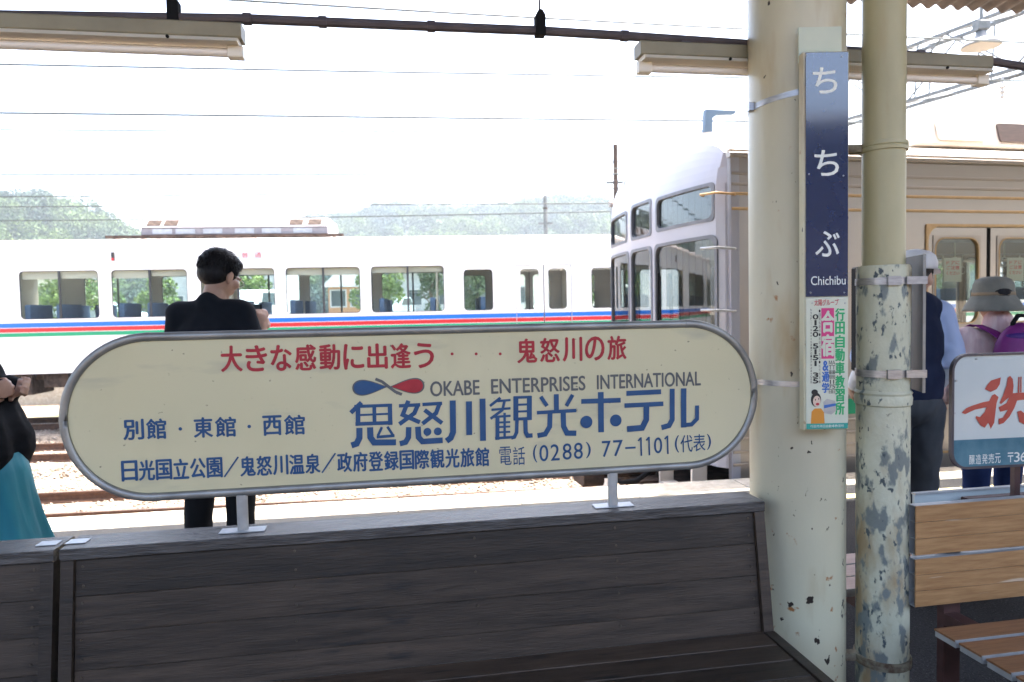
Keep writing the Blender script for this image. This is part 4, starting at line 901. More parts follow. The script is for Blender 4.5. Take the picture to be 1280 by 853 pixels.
def fixture(s0, label):
    p = Vector((1.0, 2.45))+cu*s0; t = thing('tube_lamp', label, 'lamp', (p.x, p.y, 2.25), CA, 'fluorescent tube lamps under the conduit')
    L = 1.305
    MB().bbox(0, L, -.034, .034, -.0, .045, .004).build('housing', M_fixture, t)
    MB().add([(x, y, z) for x in (.01, L-.01) for y, z in ((-.034, -.001), (.034, -.001), (.050, -.016), (-.050, -.016))], [(0,1,2,3), (7,6,5,4), (0,4,5,1), (2,6,7,3), (1,5,6,2), (3,7,4,0)]).build('reflector', M_reflector, t)
    MB().tube([(.045, 0, -.034), (L-.045, 0, -.034)], .0135, 14).build('glass_tube', M_tube, t, autos=True)
    for x in (.0, L-.045): MB().bbox(x, x+.045, -.018, .018, -.052, -.0165, .003).build('lamp_holder', M_reflector, t, bevel=.003)
    for x in (.15, L-.28): MB().box(x, x+.03, -.012, .012, .045, .062).build('mounting', M_conduit, t)
    MB().tube([(L-.2, -.051, -.012), (L-.2, -.056, -.012)], .005, 8).tube([(.3, -.051, -.012), (.3, -.056, -.012)], .005, 8).build('screws', M_dark, t)['kind'] = 'stuff'
    return t
fixture(-3.118, 'cream fluorescent tube lamp cut by the left edge of the frame'); fixture(-.576, 'cream fluorescent tube lamp passing behind the cream pillar at the upper right')

# ================================================================== CATENARY, TRUSS, POLES, WIRES
def truss():
    A_ = Vector((7.2, 20.0)); B_ = Vector((11.6, 10.2)); L = (B_-A_).length; an = math.degrees(math.atan2(B_.y-A_.y, B_.x-A_.x))
    t = thing('catenary_gantry', 'galvanised steel lattice gantry crossing above the tracks at the upper right', 'gantry', (A_.x, A_.y, 0), an)
    zb, zt, w_ = 5.85, 7.02, .45
    for y in (-w_/2, w_/2):
        for z in (zb, zt): MB().box(0, L, y-.035, y+.035, z-.035, z+.035).build('chord', M_truss, t)
    n = 8; d = L/n; k = 0
    for i in range(n):
        for y in (-w_/2, w_/2):
            a, b = (zb, zt) if i % 2 else (zt, zb); MB().tube([(i*d, y, a), ((i+1)*d, y, b)], .022, 6).build('brace', M_truss, t)
            MB().tube([(i*d+.5*d, y, zb), (i*d+.55*d, y, zt)], .018, 6).build('strut', M_truss, t)
        for z in (zb, zt): MB().tube([(i*d, -w_/2, z), ((i+1)*d, w_/2, z)], .016, 6).build('cross_brace', M_truss, t)
    for x in (0, L):
        for y in (-w_/2, w_/2): MB().box(x-.05, x+.05, y-.05, y+.05, -1.16, zt).build('column', M_truss, t)
    for x in (2.4, 6.4): MB().lathe([(.02, -.45), (.06, -.40), (.02, -.37), (.07, -.31), (.02, -.27), (.07, -.20), (.02, -.16), (.02, 0)], (x, 0, zb), 12).build('insulator', M_galv, t)
truss()
t = thing('yard_lamp', 'white dish-shaped lamp shade hanging below the gantry at the upper right', 'lamp', (7.36, 11.1, 5.38))
MB().lathe([(.28, -.03), (.265, .0), (.19, .06), (.10, .10), (.07, .20), (.02, .22)], n=32).build('shade', mat('grey_lamp_shade', (.13,.14,.145), rough=.5), t, smooth=True)
MB().lathe([(.265, -.032), (.12, -.028), (.02, -.027)], n=32).build('lamp_glass', mat('tan_lamp_glass', (.20,.17,.12), rough=.4), t)
MB().bbox(-.09, .09, -.08, .08, .21, .36, .02).build('ballast_box', M_truss, t); MB().tube([(0, 0, .36), (0, 0, 1.0), (2.8, -.7, 1.7)], .03, 8).build('arm', M_truss, t)
def wire(name, pts, r, label, grp, droppers=None):
    t = thing(name, label, 'overhead wire', (0, 0, 0), 0, grp); t.location = pts[0]; o = Vector(pts[0])
    MB().tube([Vector(p)-o for p in pts], r, 5).build('wire', M_wire, t)
    return t
def line(p0, ang, s0, s1, z, sag=0, n=14):
    u = Vector((math.cos(R(ang)), math.sin(R(ang)), 0)); P = []
    for i in range(n+1): f = i/n; s = s0+(s1-s0)*f; P.append(Vector((p0[0], p0[1], z))+u*s-Vector((0, 0, sag*4*f*(1-f))))
    return P
g = 'overhead wires above the tracks'
for (p0, an, zc, zm, lb) in (((-2.2, 9.55), 6.6, 4.05, 4.75, 'the middle track'), ((-5.9, 13.2), 5.5, 4.05, 4.95, 'the track before the white train'), ((-4.6, 17.2), 5.5, 4.05, 5.0, 'the white train')):
    wire('contact_wire', line(p0, an, -30, 30, zc), .014, 'thin contact wire running level above '+lb, g)
    m = wire('messenger_wire', line(p0, an, -28, 28, zm+.25, .35), .013, 'thin sagging support wire high above '+lb, g)
    u = Vector((math.cos(R(an)), math.sin(R(an)), 0)); mb = MB()
    for s in range(-20, 24, 5):
        f = (s+28)/56; zz = zm+.25-.35*4*f*(1-f); q_ = Vector((p0[0], p0[1], 0))+u*s-Vector(m.location); q_.z = 0; zo = m.location.z
        mb.tube([(q_.x, q_.y, zz-zo), (q_.x, q_.y, zc-zo)], .004, 4)
    mb.build('droppers', M_wire, m)['kind'] = 'stuff'
for i, (y, z, lb) in enumerate(((26, 6.0, 'highest'), (27, 5.3, 'middle'), (28, 4.5, 'lowest'))):
    wire('service_wire', line((0, y), 4, -40, 14, z, .3), .024, lb+' of three dark service wires crossing in front of the wooded hills', g)
wire('service_wire', line((0, 7.6), 10, -16, 20, 4.78, .25), .012, 'slack thin wire at the very top of the view, nearest to the canopy', g)
for px, X, Y, z, r_, lb in ((0, 1.52, 30, 6.2, .08, 'short concrete pole standing behind the roof of the white train'), (0, 3.31, 22, 6.45, .07, 'dark steel pole rising beside the rounded front of the silver train')):
    t = thing('utility_pole', lb, 'pole', (X, Y, -1.16), 0, 'poles beyond the white train')
    MB().lathe([(r_*1.3, 0), (r_, z+1.16)], n=12).build('shaft', M_under if z > 6.3 else M_truss, t, autos=True)
    MB().lathe([(r_+.02, 0), (r_+.02, .06)], n=12).build('band', M_under, t).location = (0, 0, z+.6)
    MB().box(-.3, .3, -.03, .03, z-1.2+1.16, z-1.12+1.16).build('cross_arm', M_truss, t)

# ================================================================== BEYOND THE WHITE TRAIN
def leafmesh(name, clumps, dens, leaf, m, parent=None, seed=1):
    rng = np.random.default_rng(seed); V = []; 
    for (c, r) in clumps:
        n = int(dens*r[0]*r[2]); d = rng.normal(size=(n, 3)); d /= np.linalg.norm(d, axis=1)[:, None]; rad = rng.uniform(.55, 1.05, n)**.6
        p = np.array(c)+d*np.array(r)*rad[:, None]; a = rng.normal(size=(n, 3)); a /= np.linalg.norm(a, axis=1)[:, None]; b = np.cross(a, rng.normal(size=(n, 3))); b /= np.linalg.norm(b, axis=1)[:, None]
        s = leaf*rng.uniform(.6, 1.3, n)[:, None]; V.append(np.stack([p-a*s, p-b*s*.6, p+a*s, p+b*s*.6], 1))
    V = np.concatenate(V).reshape(-1, 3); n = len(V)//4; me = bpy.data.meshes.new(name); me.vertices.add(4*n); me.vertices.foreach_set('co', V.ravel())
    me.loops.add(4*n); me.loops.foreach_set('vertex_index', np.arange(4*n).astype('i')); me.polygons.add(n); me.polygons.foreach_set('loop_start', np.arange(0, 4*n, 4).astype('i')); me.update(calc_edges=True)
    me.materials.append(m); o = bpy.data.objects.new(name, me); COL.objects.link(o)
    if parent: o.parent = parent
    return o
M_leaf = mat('fresh_leaf', (.045,.10,.018), (.13,.19,.035), .9, rough=.7); M_leafd = mat('dark_leaf', (.02,.055,.02), (.06,.10,.03), .9, rough=.7)
M_leaff = mat('hill_leaf', (.008,.036,.024), (.075,.125,.010), .045, rough=.8, detail=4); layer(M_leaff, (.010,.045,.040), .022, .50, .60, detail=2, w=40); M_trunk = mat('bark', (.06,.045,.03), (.12,.09,.07), 9, rough=.9)
def tree(x, y, h, r, label, m=None, seed=1, leaf=.09):
    t = thing('tree', label, 'tree', (x, y, YZ), 0, 'trees beyond the white train'); rnd = random.Random(seed)
    mb = MB(); mb.tube([(0, 0, 0), (.05, 0, h*.4), (0, .05, h*.8)], [.14*r, .10*r, .04*r], 8)
    for i in range(5): a = rnd.uniform(0, 6.28); mb.tube([(0, 0, h*(.3+.1*i)), (math.cos(a)*r*.6, math.sin(a)*r*.6, h*(.5+.09*i))], [.05*r, .02*r], 6)
    mb.build('trunk', M_trunk, t)
    cl = [((rnd.gauss(0, r*.45), rnd.gauss(0, r*.45), h*.62+rnd.gauss(0, h*.17)), (r*rnd.uniform(.35, .55),)*2+(r*rnd.uniform(.3, .5),)) for _ in range(13)]
    leafmesh('crown', cl, 900, leaf, m or M_leaf, t, seed); return t
YZ = .85
def XP(px, Y): return (px-640)/FPX*Y
for i, (px, y, h, r, lb, m) in enumerate(((104, 32, 4.6, 1.5, 'bright green bushy tree seen through the second half of the leftmost full train window', M_leaf), (196, 38, 4.0, .9, 'small tree seen through the second train window, left of the man in black', M_leaf), (306, 38, 4.4, 1.1, 'thin tree behind the parked white van', M_leaf),
        (477, 36, 3.4, 1.15, 'round green tree seen behind the pale blue car, through the fifth train window', M_leaf), (540, 40, 3.4, 1.0, 'green tree before the dark-roofed house in the fifth train window', M_leafd), (596, 30, 3.6, 1.0, 'green tree seen through the small train window left of the door', M_leafd), (752, 32, 4.2, 1.5, 'leafy tree seen through the small train window right of the door', M_leaf), (40, 46, 4.6, 1.6, 'broad dull tree beside the pale cottage', M_leafd), (1150, 36, 4.6, 1.8, 'tree beyond the silver train', M_leaf))):
    x = XP(px, y); h = min(h, 3.0+.012*(y-30))
    tree(x, y, h, r, lb, m, i+1)
def building(loc, rz, W, D, H, label, wm, rm, gable=True, rows=1, cols=3):
    t = thing('building', label, 'building', loc, rz, 'buildings beyond the white train')
    hol = []
    for r_ in range(rows):
        for c in range(cols): x = W*(c+.5)/cols; z = 1.0+r_*2.7; hol.append((x-.55, x+.55, z, z+1.2))
    mb = MB(); wall(mb, 0, W, 0, H, hol, 0, .15); mb.box(0, .15, .15, D, 0, H).box(W-.15, W, .15, D, 0, H).box(0.15, W-.15, D-.15, D, 0, H).build('wall', wm, t)
    for h in hol:
        f = MB().ring([(h[0]+.05, h[2]+.05), (h[1]-.05, h[2]+.05), (h[1]-.05, h[3]-.05), (h[0]+.05, h[3]-.05)], [(h[0]-.04, h[2]-.04), (h[1]+.04, h[2]-.04), (h[1]+.04, h[3]+.04), (h[0]-.04, h[3]+.04)], -.03, .08).build('window', M_galv, t)
        MB().box(h[0]+.05, h[1]-.05, .05, .06, h[2]+.05, h[3]-.05).build('pane', mat('dark_pane', (.05,.07,.08), rough=.1), f)
    if gable: MB().add([(-.4, -.5, H), (W+.4, -.5, H), (W+.4, D+.5, H), (-.4, D+.5, H), (.2, D/2, H+1.3), (W-.2, D/2, H+1.3)], [(0,1,5,4), (2,3,4,5), (1,2,5), (3,0,4), (3,2,1,0)]).build('roof', rm, t)
    else: MB().box(-.15, W+.15, -.15, D+.15, H, H+.25).build('roof', rm, t)
M_bgrey = mat('grey_render', (.30,.32,.34), (.38,.40,.41), 2, rough=.8); M_bcream = mat('cream_render', (.55,.52,.45), rough=.8); M_btimber = mat('orange_timber', (.34,.17,.08), (.42,.22,.11), 3, (6,1,1), rough=.8); M_tile = mat('dark_roof_tile', (.08,.085,.095), (.13,.135,.14), 6, (1,8,1), rough=.7)
building((XP(22, 52), 52, YZ), 4, 3.4, 6, 3.6, 'pale cottage seen through the leftmost train window', M_bcream, M_tile, rows=1, cols=2)
building((XP(205, 56), 56, YZ), 3, 9.0, 7, 7.0, 'tall flat-roofed grey building seen through the windows beside the man in black', M_bgrey, M_bcream, False, 2, 4)
building((XP(412, 50), 50, YZ), 3, 2.8, 5, 2.4, 'low orange-brown timber building seen through the fourth train window', M_btimber, M_tile, rows=1, cols=2)
building((XP(500, 52), 52, YZ), 3, 4.6, 7, 3.4, 'grey house with a dark roof seen through the fifth train window', M_bgrey, M_tile, rows=1, cols=2)
building((XP(640, 50), 50, YZ), 3, 6, 7, 3.4, 'pale house seen past the train door', M_bcream, M_tile, rows=1, cols=3)
building((-16, -24, -1.16), 8, 40, 8, 6.8, 'unseen dark building added behind the camera for its reflection in the blue name sign', mat('unseen_dark_wall', (.03,.03,.028), (.045,.042,.04), 3, rough=.8), M_tile, rows=1, cols=9)  # added out of view; height and dark walls shape the reflection in the name sign
def car(loc, rz, label, van=False, paint=None):
    t = thing('parked_van' if van else 'parked_car', label, 'van' if van else 'car', loc, rz, 'vehicles parked beyond the white train'); paint = paint or M_white
    if van: pr = [(-1.7, .25), (1.65, .25), (1.7, .8), (1.45, 1.0), (1.15, 1.8), (-1.6, 1.85), (-1.7, 1.6)]; gl = [(1.36, 1.03), (1.12, 1.66), (-1.5, 1.7), (-1.55, 1.05)]; w_ = .74
    else: pr = [(-2.0, .28), (2.0, .28), (2.05, .62), (1.85, .80), (.95, .92), (.35, 1.38), (-1.15, 1.42), (-1.85, .98), (-2.05, .85)]; gl = [(.78, .93), (.28, 1.32), (-1.1, 1.35), (-1.6, .97)]; w_ = .84
    MB().prism(pr, -w_, w_).build('body', paint, t, bevel=.06, seg=3)
    for s in (-1, 1): MB().prism(gl, s*w_-.004, s*w_+.004).build('side_window', mat('dark_pane', (.05,.07,.08), rough=.1), t)
    for x in (-1.2, 1.2):
        for s in (-1, 1): w2 = MB().lathe([(.12, -.1), (.29, -.1), (.30, -.06), (.30, .06), (.29, .1), (.12, .1)], n=20).build('wheel', M_dark, t); w2.location = (x, s*(w_-.06), .30); w2.rotation_euler = (R(90), 0, 0)
    for s in (-1, 1): MB().bbox(1.63 if van else 1.94, 1.72 if van else 2.06, s*.55-.14, s*.55+.14, .55, .68, .02).build('headlight', M_tube, t)
M_silverc = mat('silver_blue_car_paint', (.40,.47,.52), rough=.3)
mat('pale_yard_gravel', (.36,.33,.27), (.46,.43,.36), 20, rough=.95)
o = MB().box(-14, 66, 0, .25, 0, 2.05).build('retaining_wall', M_coping); o.location = (-26, 20.35, -1.16); o.rotation_euler = (0, 0, R(4.5)); tag(o, 'low concrete retaining wall along the yard behind the white train', 'wall')
yd = MB().add([(-40, 19.6, .0), (40, 25.6, .0), (40, 90, .0), (-40, 88, .0), (-40, 19.6, -2.2), (40, 25.6, -2.2), (40, 90, -2.2), (-40, 88, -2.2)], [(0,1,2,3), (0,4,5,1), (1,5,6,2), (2,6,7,3), (3,7,4,0)]).build('raised_yard', MATS['pale_yard_gravel']); yd.location.z = YZ; tag(yd, kind='structure')
car((XP(126, 34), 34, YZ), 8, 'pale silver car parked at the foot of the green tree, through the leftmost window', False, M_silverc)
car((XP(323, 36), 36, YZ), 268, 'small white van seen from the front through the window beside the man in black', True)
car((XP(490, 40), 40, YZ), 262, 'small pale blue car seen through the window left of the small window', False, M_silverc)
car((XP(690, 42), 42, YZ), 262, 'white car seen low through the train door windows', False)

# wooded hills
def hill(name, pts, y0, depth, label, seed, r0, step):
    rnd = random.Random(seed); xs = [p[0] for p in pts]; zs = [p[1] for p in pts]
    def H_(x, t): return max(0, float(np.interp(x, xs, zs)))*math.sin(min(1, t)*math.pi*.5)**.8
    mb = MB(); nx, ny = 60, 12; X0, X1 = xs[0], xs[-1]
    for j in range(ny+1):
        for i in range(nx+1):
            x = X0+(X1-X0)*i/nx; t = j/ny; mb.v.append((x, y0-depth+t*depth*1.3, -1.3+(H_(x, t)-r0*1.2 if t <= 1 else H_(x, 1)-r0*1.2)))
    for j in range(ny):
        for i in range(nx): a = j*(nx+1)+i; mb.f.append((a, a+1, a+nx+2, a+nx+1))
    o = mb.build(name, M_leaff, smooth=True); tag(o, kind='structure')
    cl = []
    x = X0
    while x < X1:
        for t in np.arange(.12, 1.16, step/depth*1.0):
            xx = x+rnd.uniform(-.5, .5)*step; tt = t+rnd.uniform(-.4, .4)*step/depth; h = H_(xx, min(1, tt)); r = r0*rnd.uniform(.6, 1.3); cl.append(((xx, y0-depth+tt*depth, h-r*.9+rnd.uniform(0, r*.35)), (r, r, r*rnd.uniform(.8, 1.25))))
        x += step
    w_ = leafmesh(name.replace('hill', 'woodland'), cl, 150/r0/r0*9, r0*.085, M_leaff, None, seed); tag(w_, label, 'woodland', kind='stuff')
hill('left_hill', [(-330, 40), (-290, 49), (-240, 45), (-200, 44.5), (-186, 45), (-168, 45), (-157, 41.5), (-148, 36), (-140, 29), (-130, 24), (-100, 22), (-70, 20), (-30, 12)], 262, 110, 'rounded hill of pale green trees above the left end of the white train', 5, 5.2, 7.0)
hill('right_hill', [(-260, 44), (-180, 52), (-140, 61), (-120, 64), (-95, 66), (-79, 72), (-50, 70), (-20, 69), (2, 70), (20, 73), (34, 75), (50, 73), (69, 71), (100, 60), (200, 70), (330, 60)], 480, 160, 'long low wooded hill, blue with haze, above the middle of the white train', 8, 6.5, 9.5)

# ================================================================== PEOPLE
def remesh(o, vox, sm=6):
    m = o.modifiers.new('remesh', 'REMESH'); m.mode = 'VOXEL'; m.voxel_size = vox; m.use_smooth_shade = True
    s = o.modifiers.new('smooth', 'SMOOTH'); s.factor = .5; s.iterations = sm; return o
def lerp(a, b, t): return Vector(a)*(1-t)+Vector(b)*t
def hand(mb, w, d, n, curl=.5, s=1, side=1):
    """palm + five fingers; w wrist, d direction of the hand, n palm normal (fingers curl towards n)"""
    w = Vector(w); d = Vector(d).normalized(); n = (Vector(n)-d*d.dot(Vector(n))).normalized(); u = d.cross(n)*side
    M = Matrix((u, d, n)).transposed()
    mb.ell(w+d*.045*s, (.040*s, .052*s, .016*s), M, 14, 8); mb.cap(w-d*.02, w+d*.03*s, .024*s, .024*s, 10)
    for i, (off, ln) in enumerate(((-.030, .062), (-.010, .075), (.011, .070), (.030, .055))):
        p = w+d*.085*s+u*off*s; a = 0; q = p
        for k, f in enumerate((.45, .32, .23)):
            a += curl*(1.0+.12*i)*(.9 if k else .7); v = d*math.cos(a)+n*math.sin(a); q2 = q+v*ln*f*s; mb.cap(q, q2, (.0088-.001*k)*s, (.0082-.001*k)*s, 8); q = q2
    p = w+d*.025*s-u*.034*s; v = (d*.6-u*.6+n*.5).normalized(); q = p+v*.034*s; mb.cap(p, q, .0115*s, .010*s, 8); v2 = (d*.85-u*.1+n*.6).normalized(); mb.cap(q, q+v2*.030*s, .0098*s, .008*s, 8)
def person(label, loc, rz, H=1.72, J=None, build=1.0, hd=(0, 0), group=None, bvox=.0085, handspec=None):
    """a standing body, face towards local +y; returns the empty and the joint table"""
    k = H/1.75; t = thing('person', label, 'person', loc, rz, group)
    P = dict(pelvis=(0,0,.93), waist=(0,.0,1.08), chest=(0,.005,1.28), neck=(0,-.01,1.47), head=(0,.02,1.625),
             sh=(.185,-.01,1.41), el=(.235,-.03,1.13), wr=(.25,.05,.90), hip=(.095,0,.92), kn=(.105,.02,.49), an=(.11,-.02,.09))
    Q = {}
    for n_, v in P.items():
        if n_ in ('sh','el','wr','hip','kn','an'):
            for s, q in ((1, 'R'), (-1, 'L')): Q[n_+q] = Vector((v[0]*s, v[1], v[2]))*k
        else: Q[n_] = Vector(v)*k
    if J:
        for n_, v in J.items(): Q[n_] = Vector(v)*k
    mb = MB(); b = build*k
    mb.ell(Q['chest'], (.150*b, .098*b, .19*b)); mb.ell(Q['waist'], (.128*b, .092*b, .16*b)); mb.ell(Q['pelvis']+Vector((0, -.005, .02)), (.150*b, .105*b, .12*b))
    mb.cap(Q['shL'], Q['shR'], .050*b, .050*b); mb.cap(Q['neck']-Vector((0, 0, .05*k)), lerp(Q['neck'], Q['head'], .62), .062*b, .052*b)
    for s in 'RL':
        mb.cap(Q['sh'+s], Q['el'+s], .050*b, .038*b); mb.cap(Q['el'+s], Q['wr'+s], .038*b, .025*b)
        mb.cap(Q['hip'+s], Q['kn'+s], .082*b, .054*b); mb.cap(Q['kn'+s], Q['an'+s], .054*b, .034*b); mb.cap(Q['an'+s]-Vector((0,.03,.02)), Q['an'+s]+Vector((0,.14,-.045)), .038, .03)
    # head
    hz, hp = hd; HM = (Matrix.Rotation(R(hz), 3, 'Z') @ Matrix.Rotation(R(hp), 3, 'X')); hc = Q['head']
    def E(c, r): mb.ell(hc+HM @ (Vector(c)*k), tuple(x*k for x in r), HM, 18, 12)
    E((0, -.012, .025), (.074, .090, .088)); E((0, .012, -.035), (.062, .074, .072)); E((0, .050, -.085), (.032, .030, .026)); E((0, .070, -.040), (.036, .026, .034))
    E((0, .085, .022), (.052, .016, .014)); E((0, .094, -.018), (.011, .018, .022)); E((0, .088, .004), (.009, .012, .022)); E((0, .086, -.052), (.024, .010, .008)); 
    for s in (-1, 1): E((s*.078, -.006, -.008), (.010, .020, .033)); E((s*.076, -.002, -.034), (.009, .011, .014)); E((s*.045, .062, -.02), (.022, .022, .024))
    for s in 'RL':
        hs = (handspec or {}).get(s, dict(d=Q['wr'+s]-Q['el'+s], n=(-1 if s == 'R' else 1, .1, 0), curl=.55)); hand(mb, Q['wr'+s], hs['d'], hs['n'], hs['curl'], k, hs.get('side', 1 if s == 'R' else -1))
    body = remesh(mb.build('body', M_skin, t), bvox, 3)
    for s in (-1, 1):
        MB().ell(hc+HM @ (Vector((s*.031, .079, .004))*k), (.0125*k,)*3, None, 12, 8).build('eye', M_white, t, smooth=True)
        MB().ell(hc+HM @ (Vector((s*.031, .0885, .003))*k), (.0055*k, .003*k, .0055*k), HM, 10, 6).build('iris', M_black, t, smooth=True)
    return t, Q, k, HM, hc
def cloth(t, nm, m, caps, ells=(), vox=.012, sm=8, cut=None, disp=.006, dsc=.12):
    mb = MB()
    for a, b, ra, rb in caps: mb.cap(a, b, ra, rb, 16)
    for c, r in ells: mb.ell(c, r)
    o = remesh(mb.build(nm, m, t), vox, sm)
    if disp:
        tx = bpy.data.textures.new('folds', 'CLOUDS'); tx.noise_scale = dsc; tx.noise_depth = 2; d = o.modifiers.new('folds', 'DISPLACE'); d.texture = tx; d.strength = disp*2.2; d.mid_level = .5; d.texture_coords = 'GLOBAL'
    return o
def hair(t, hc, HM, k, back=1, m=None, spikes=2400, seed=2, low=-.045):
    mb = MB(); mb.ell(hc+HM @ Vector((0, -.022*k, .040*k)), (.089*k, .100*k, .092*k), HM, 24, 16)
    mb.ell(hc+HM @ Vector((0, -.045*k, -.004)), (.082*k, .066*k, .066*k), HM, 20, 12)
    mb.ell(hc+HM @ Vector((0, .045*k, .078*k)), (.066*k, .045*k, .040*k), HM, 20, 12)
    for s in (-1, 1): mb.ell(hc+HM @ Vector((s*.068*k, .012*k, .030*k)), (.016*k, .030*k, .035*k), HM, 14, 10)
    h = remesh(mb.build('hair', m or M_hair, t), .006, 4)
    rnd = random.Random(seed); mb = MB()
    for i in range(spikes):
        a = rnd.uniform(0, 6.283); ph = math.acos(rnd.uniform(-.80, 1)); d = Vector((math.sin(ph)*math.cos(a), math.sin(ph)*math.sin(a), math.cos(ph)))
        if (d.y > .55 and d.z < .45) or (d.y > .05 and d.z < -.1) or (d.y > -.25 and d.z < -.45): continue
        c = Vector((0, -.020, .036)); p = c+Vector((d.x*.086, d.y*.097, d.z*.090)); tn = (Vector((d.x*d.z, d.y*d.z, -(1-d.z*d.z)))+d*.10+Vector((rnd.uniform(-.25, .25), rnd.uniform(-.25, .25), rnd.uniform(-.15, .15)))).normalized() if d.z < .93 else (d*.12+Vector((rnd.uniform(-.5,.5), rnd.uniform(.2,.9), -.1))).normalized()
        L = rnd.uniform(.018, .034); q0 = hc+HM @ (p*k); q1 = hc+HM @ ((p+tn*L*.5+d*.0005)*k); q2 = hc+HM @ ((p+tn*L)*k); mb.tube([q0, q1, q2], [.0021*k, .0018*k, .0003], 4)
    mb.build('hair_tufts', m or M_hair, h if False else t, smooth=True)['kind'] = 'stuff'
def shoes(t, Q, k, m):
    for s in 'RL':
        a = Q['an'+s]; o = MB(); o.ell(a+Vector((0, .055, -.050)), (.048*k, .135*k, .042*k)); o.ell(a+Vector((0, -.02, -.02)), (.043, .05, .055)); remesh(o.build('shoe', m, t), .01, 3)
def trousers(t, Q, k, m, wid=1.0, nm='trousers', low=.10, disp=.007):
    cp = []
    for s in 'RL': cp += [(Q['hip'+s], Q['kn'+s], .098*k*wid, .074*k*wid), (Q['kn'+s], Q['an'+s]+Vector((0, 0, low-.07)), .074*k*wid, .062*k*wid)]
    return cloth(t, nm, m, cp, [(Q['pelvis']+Vector((0, -.005, .03*k)), (.166*k*wid, .124*k*wid, .13*k))], disp=disp)
def rot(v, a): return Matrix.Rotation(a, 3, 'Z') @ Vector(v)
# --- man in black T-shirt, seen from behind, looking down at a phone
t, Q, k, HM, hc = person('man in a black T-shirt and glasses seen from behind, looking down at his phone', (-1.452, 3.40, 0), -4, 1.76,
    J=dict(head=(.028, .055, 1.612), neck=(-.003, .0, 1.465), shR=(.152, .0, 1.428), shL=(-.152, .0, 1.428), elR=(.196, .06, 1.15), wrR=(.150, .225, 1.335), elL=(-.205, .06, 1.13), wrL=(.02, .26, 1.24)),
    hd=(-22, -24), bvox=.0065, handspec=dict(R=dict(d=(.05, .12, 1), n=(-.8, .5, .1), curl=.75), L=dict(d=(.9, .2, .5), n=(0, .2, 1), curl=.5)))
hair(t, hc, HM, k)
cloth(t, 't_shirt', M_blackcloth, [(Q['shR']-Vector((.008,0,.006)), lerp(Q['shR'], Q['elR'], .80), .072, .078), (Q['shL']+Vector((.008,0,-.006)), lerp(Q['shL'], Q['elL'], .80), .072, .078), (Q['neck']+Vector((.030,-.005,-.022)), Q['shR']+Vector((-.002,0,.0)), .056, .066), (Q['neck']+Vector((-.030,-.005,-.022)), Q['shL']+Vector((.002,0,.0)), .056, .066), (Q['shL'], Q['shR'], .066, .066), (Q['neck']-Vector((0,0,.075)), Q['neck']+Vector((0,-.006,.010)), .088, .064)],
      [(Q['chest']+Vector((0,-.005,-.02)), (.192, .125, .205)), (Q['waist']-Vector((0,0,.02)), (.172, .118, .22)), (Q['pelvis']+Vector((0,0,.05)), (.176, .125, .13))], vox=.010, disp=.008, dsc=.16)
trousers(t, Q, k, M_blacktrou, .92); shoes(t, Q, k, M_dark)
# glasses
mb = MB()
def hp(x, y, z): return hc+HM @ (Vector((x, y, z))*k)
for s in (-1, 1):
    mb.tube([hp(s*.031+.021*math.cos(a*.5236), .102, .002+.016*math.sin(a*.5236)) for a in range(12)], .0017, 6, True); mb.tube([hp(s*.053, .100, .006), hp(s*.074, .06, .008), hp(s*.080, -.01, .006)], .0016, 6)
mb.tube([hp(-.010, .104, .006), hp(.010, .104, .006)], .0015, 6); mb.build('glasses', M_alu, t, smooth=True)
p = Q['wrR']+Vector((-.035, .035, .105)); ph = thing('mobile_phone', 'black mobile phone held up in the right hand of the man in black', 'phone', Matrix.Rotation(R(-4), 3, 'Z') @ p+Vector((-1.452, 3.40, 0)), -18)
MB().bbox(-.075, .030, -.004, .004, -.035, .035, .002).build('case', M_dark, ph, bevel=.002); MB().box(-.071, .026, -.0052, -.0042, -.031, .031).build('screen', MATS['dark_pane'], ph).location = (0, 0, 0)
# --- person at the left edge in black jacket and teal skirt, side view, hands held in front
t, Q, k, HM, hc = person('person in black jacket and teal skirt cut off by the left edge of the frame', (-2.105, 2.60, 0), -86, 1.68,
    J=dict(head=(0,.03,1.625), elR=(.20, -.02, 1.10), wrR=(.085, .165, 1.215), elL=(-.20, .02, 1.12), wrL=(-.06, .20, 1.22)), hd=(0, -8), bvox=.0065,
    handspec=dict(R=dict(d=(-.3, 1, .10), n=(-1, -.1, .4), curl=.85), L=dict(d=(.3, 1, 0), n=(1, 0, .4), curl=.8)))
hair(t, hc, HM, k, spikes=380, seed=5)
J_ = [(Vector((-.05, .02, 1.22)), Vector((-.06, .085, .95)), .135, .168), (Vector((.05, .02, 1.22)), Vector((.06, .085, .95)), .135, .168)]+[(Q['sh'+s], Q['el'+s], .070, .062) for s in 'RL']+[(Q['el'+s], lerp(Q['el'+s], Q['wr'+s], 1.02), .062, .048) for s in 'RL']+[(Q['shL'], Q['shR'], .062, .062), (Q['neck']-Vector((0,0,.09)), Q['neck']-Vector((0,0,.005)), .09, .075)]
cloth(t, 'jacket', M_shine, J_, [(Q['chest'], (.17, .125, .21))], vox=.010, disp=.007, dsc=.12)
mb = MB(); pr = [(.155, .97), (.172, .90), (.185, .80), (.205, .70), (.235, .58), (.26, .46), (.275, .32)]; n = 120; vs = []; fs = []
for r_, z in pr:
    for j in range(n): a = 2*math.pi*j/n; w_ = 1+(.05*math.sin(a*8+z*6)+.03*math.sin(a*15-z*5)+.02*math.sin(a*23+z*11))*(1.05-z)*1.6; vs.append((r_*1.05*w_*math.cos(a), .085+r_*1.0*w_*math.sin(a), z*k))
for i in range(len(pr)-1):
    for j in range(n): fs.append((i*n+j, i*n+(j+1) % n, (i+1)*n+(j+1) % n, (i+1)*n+j))
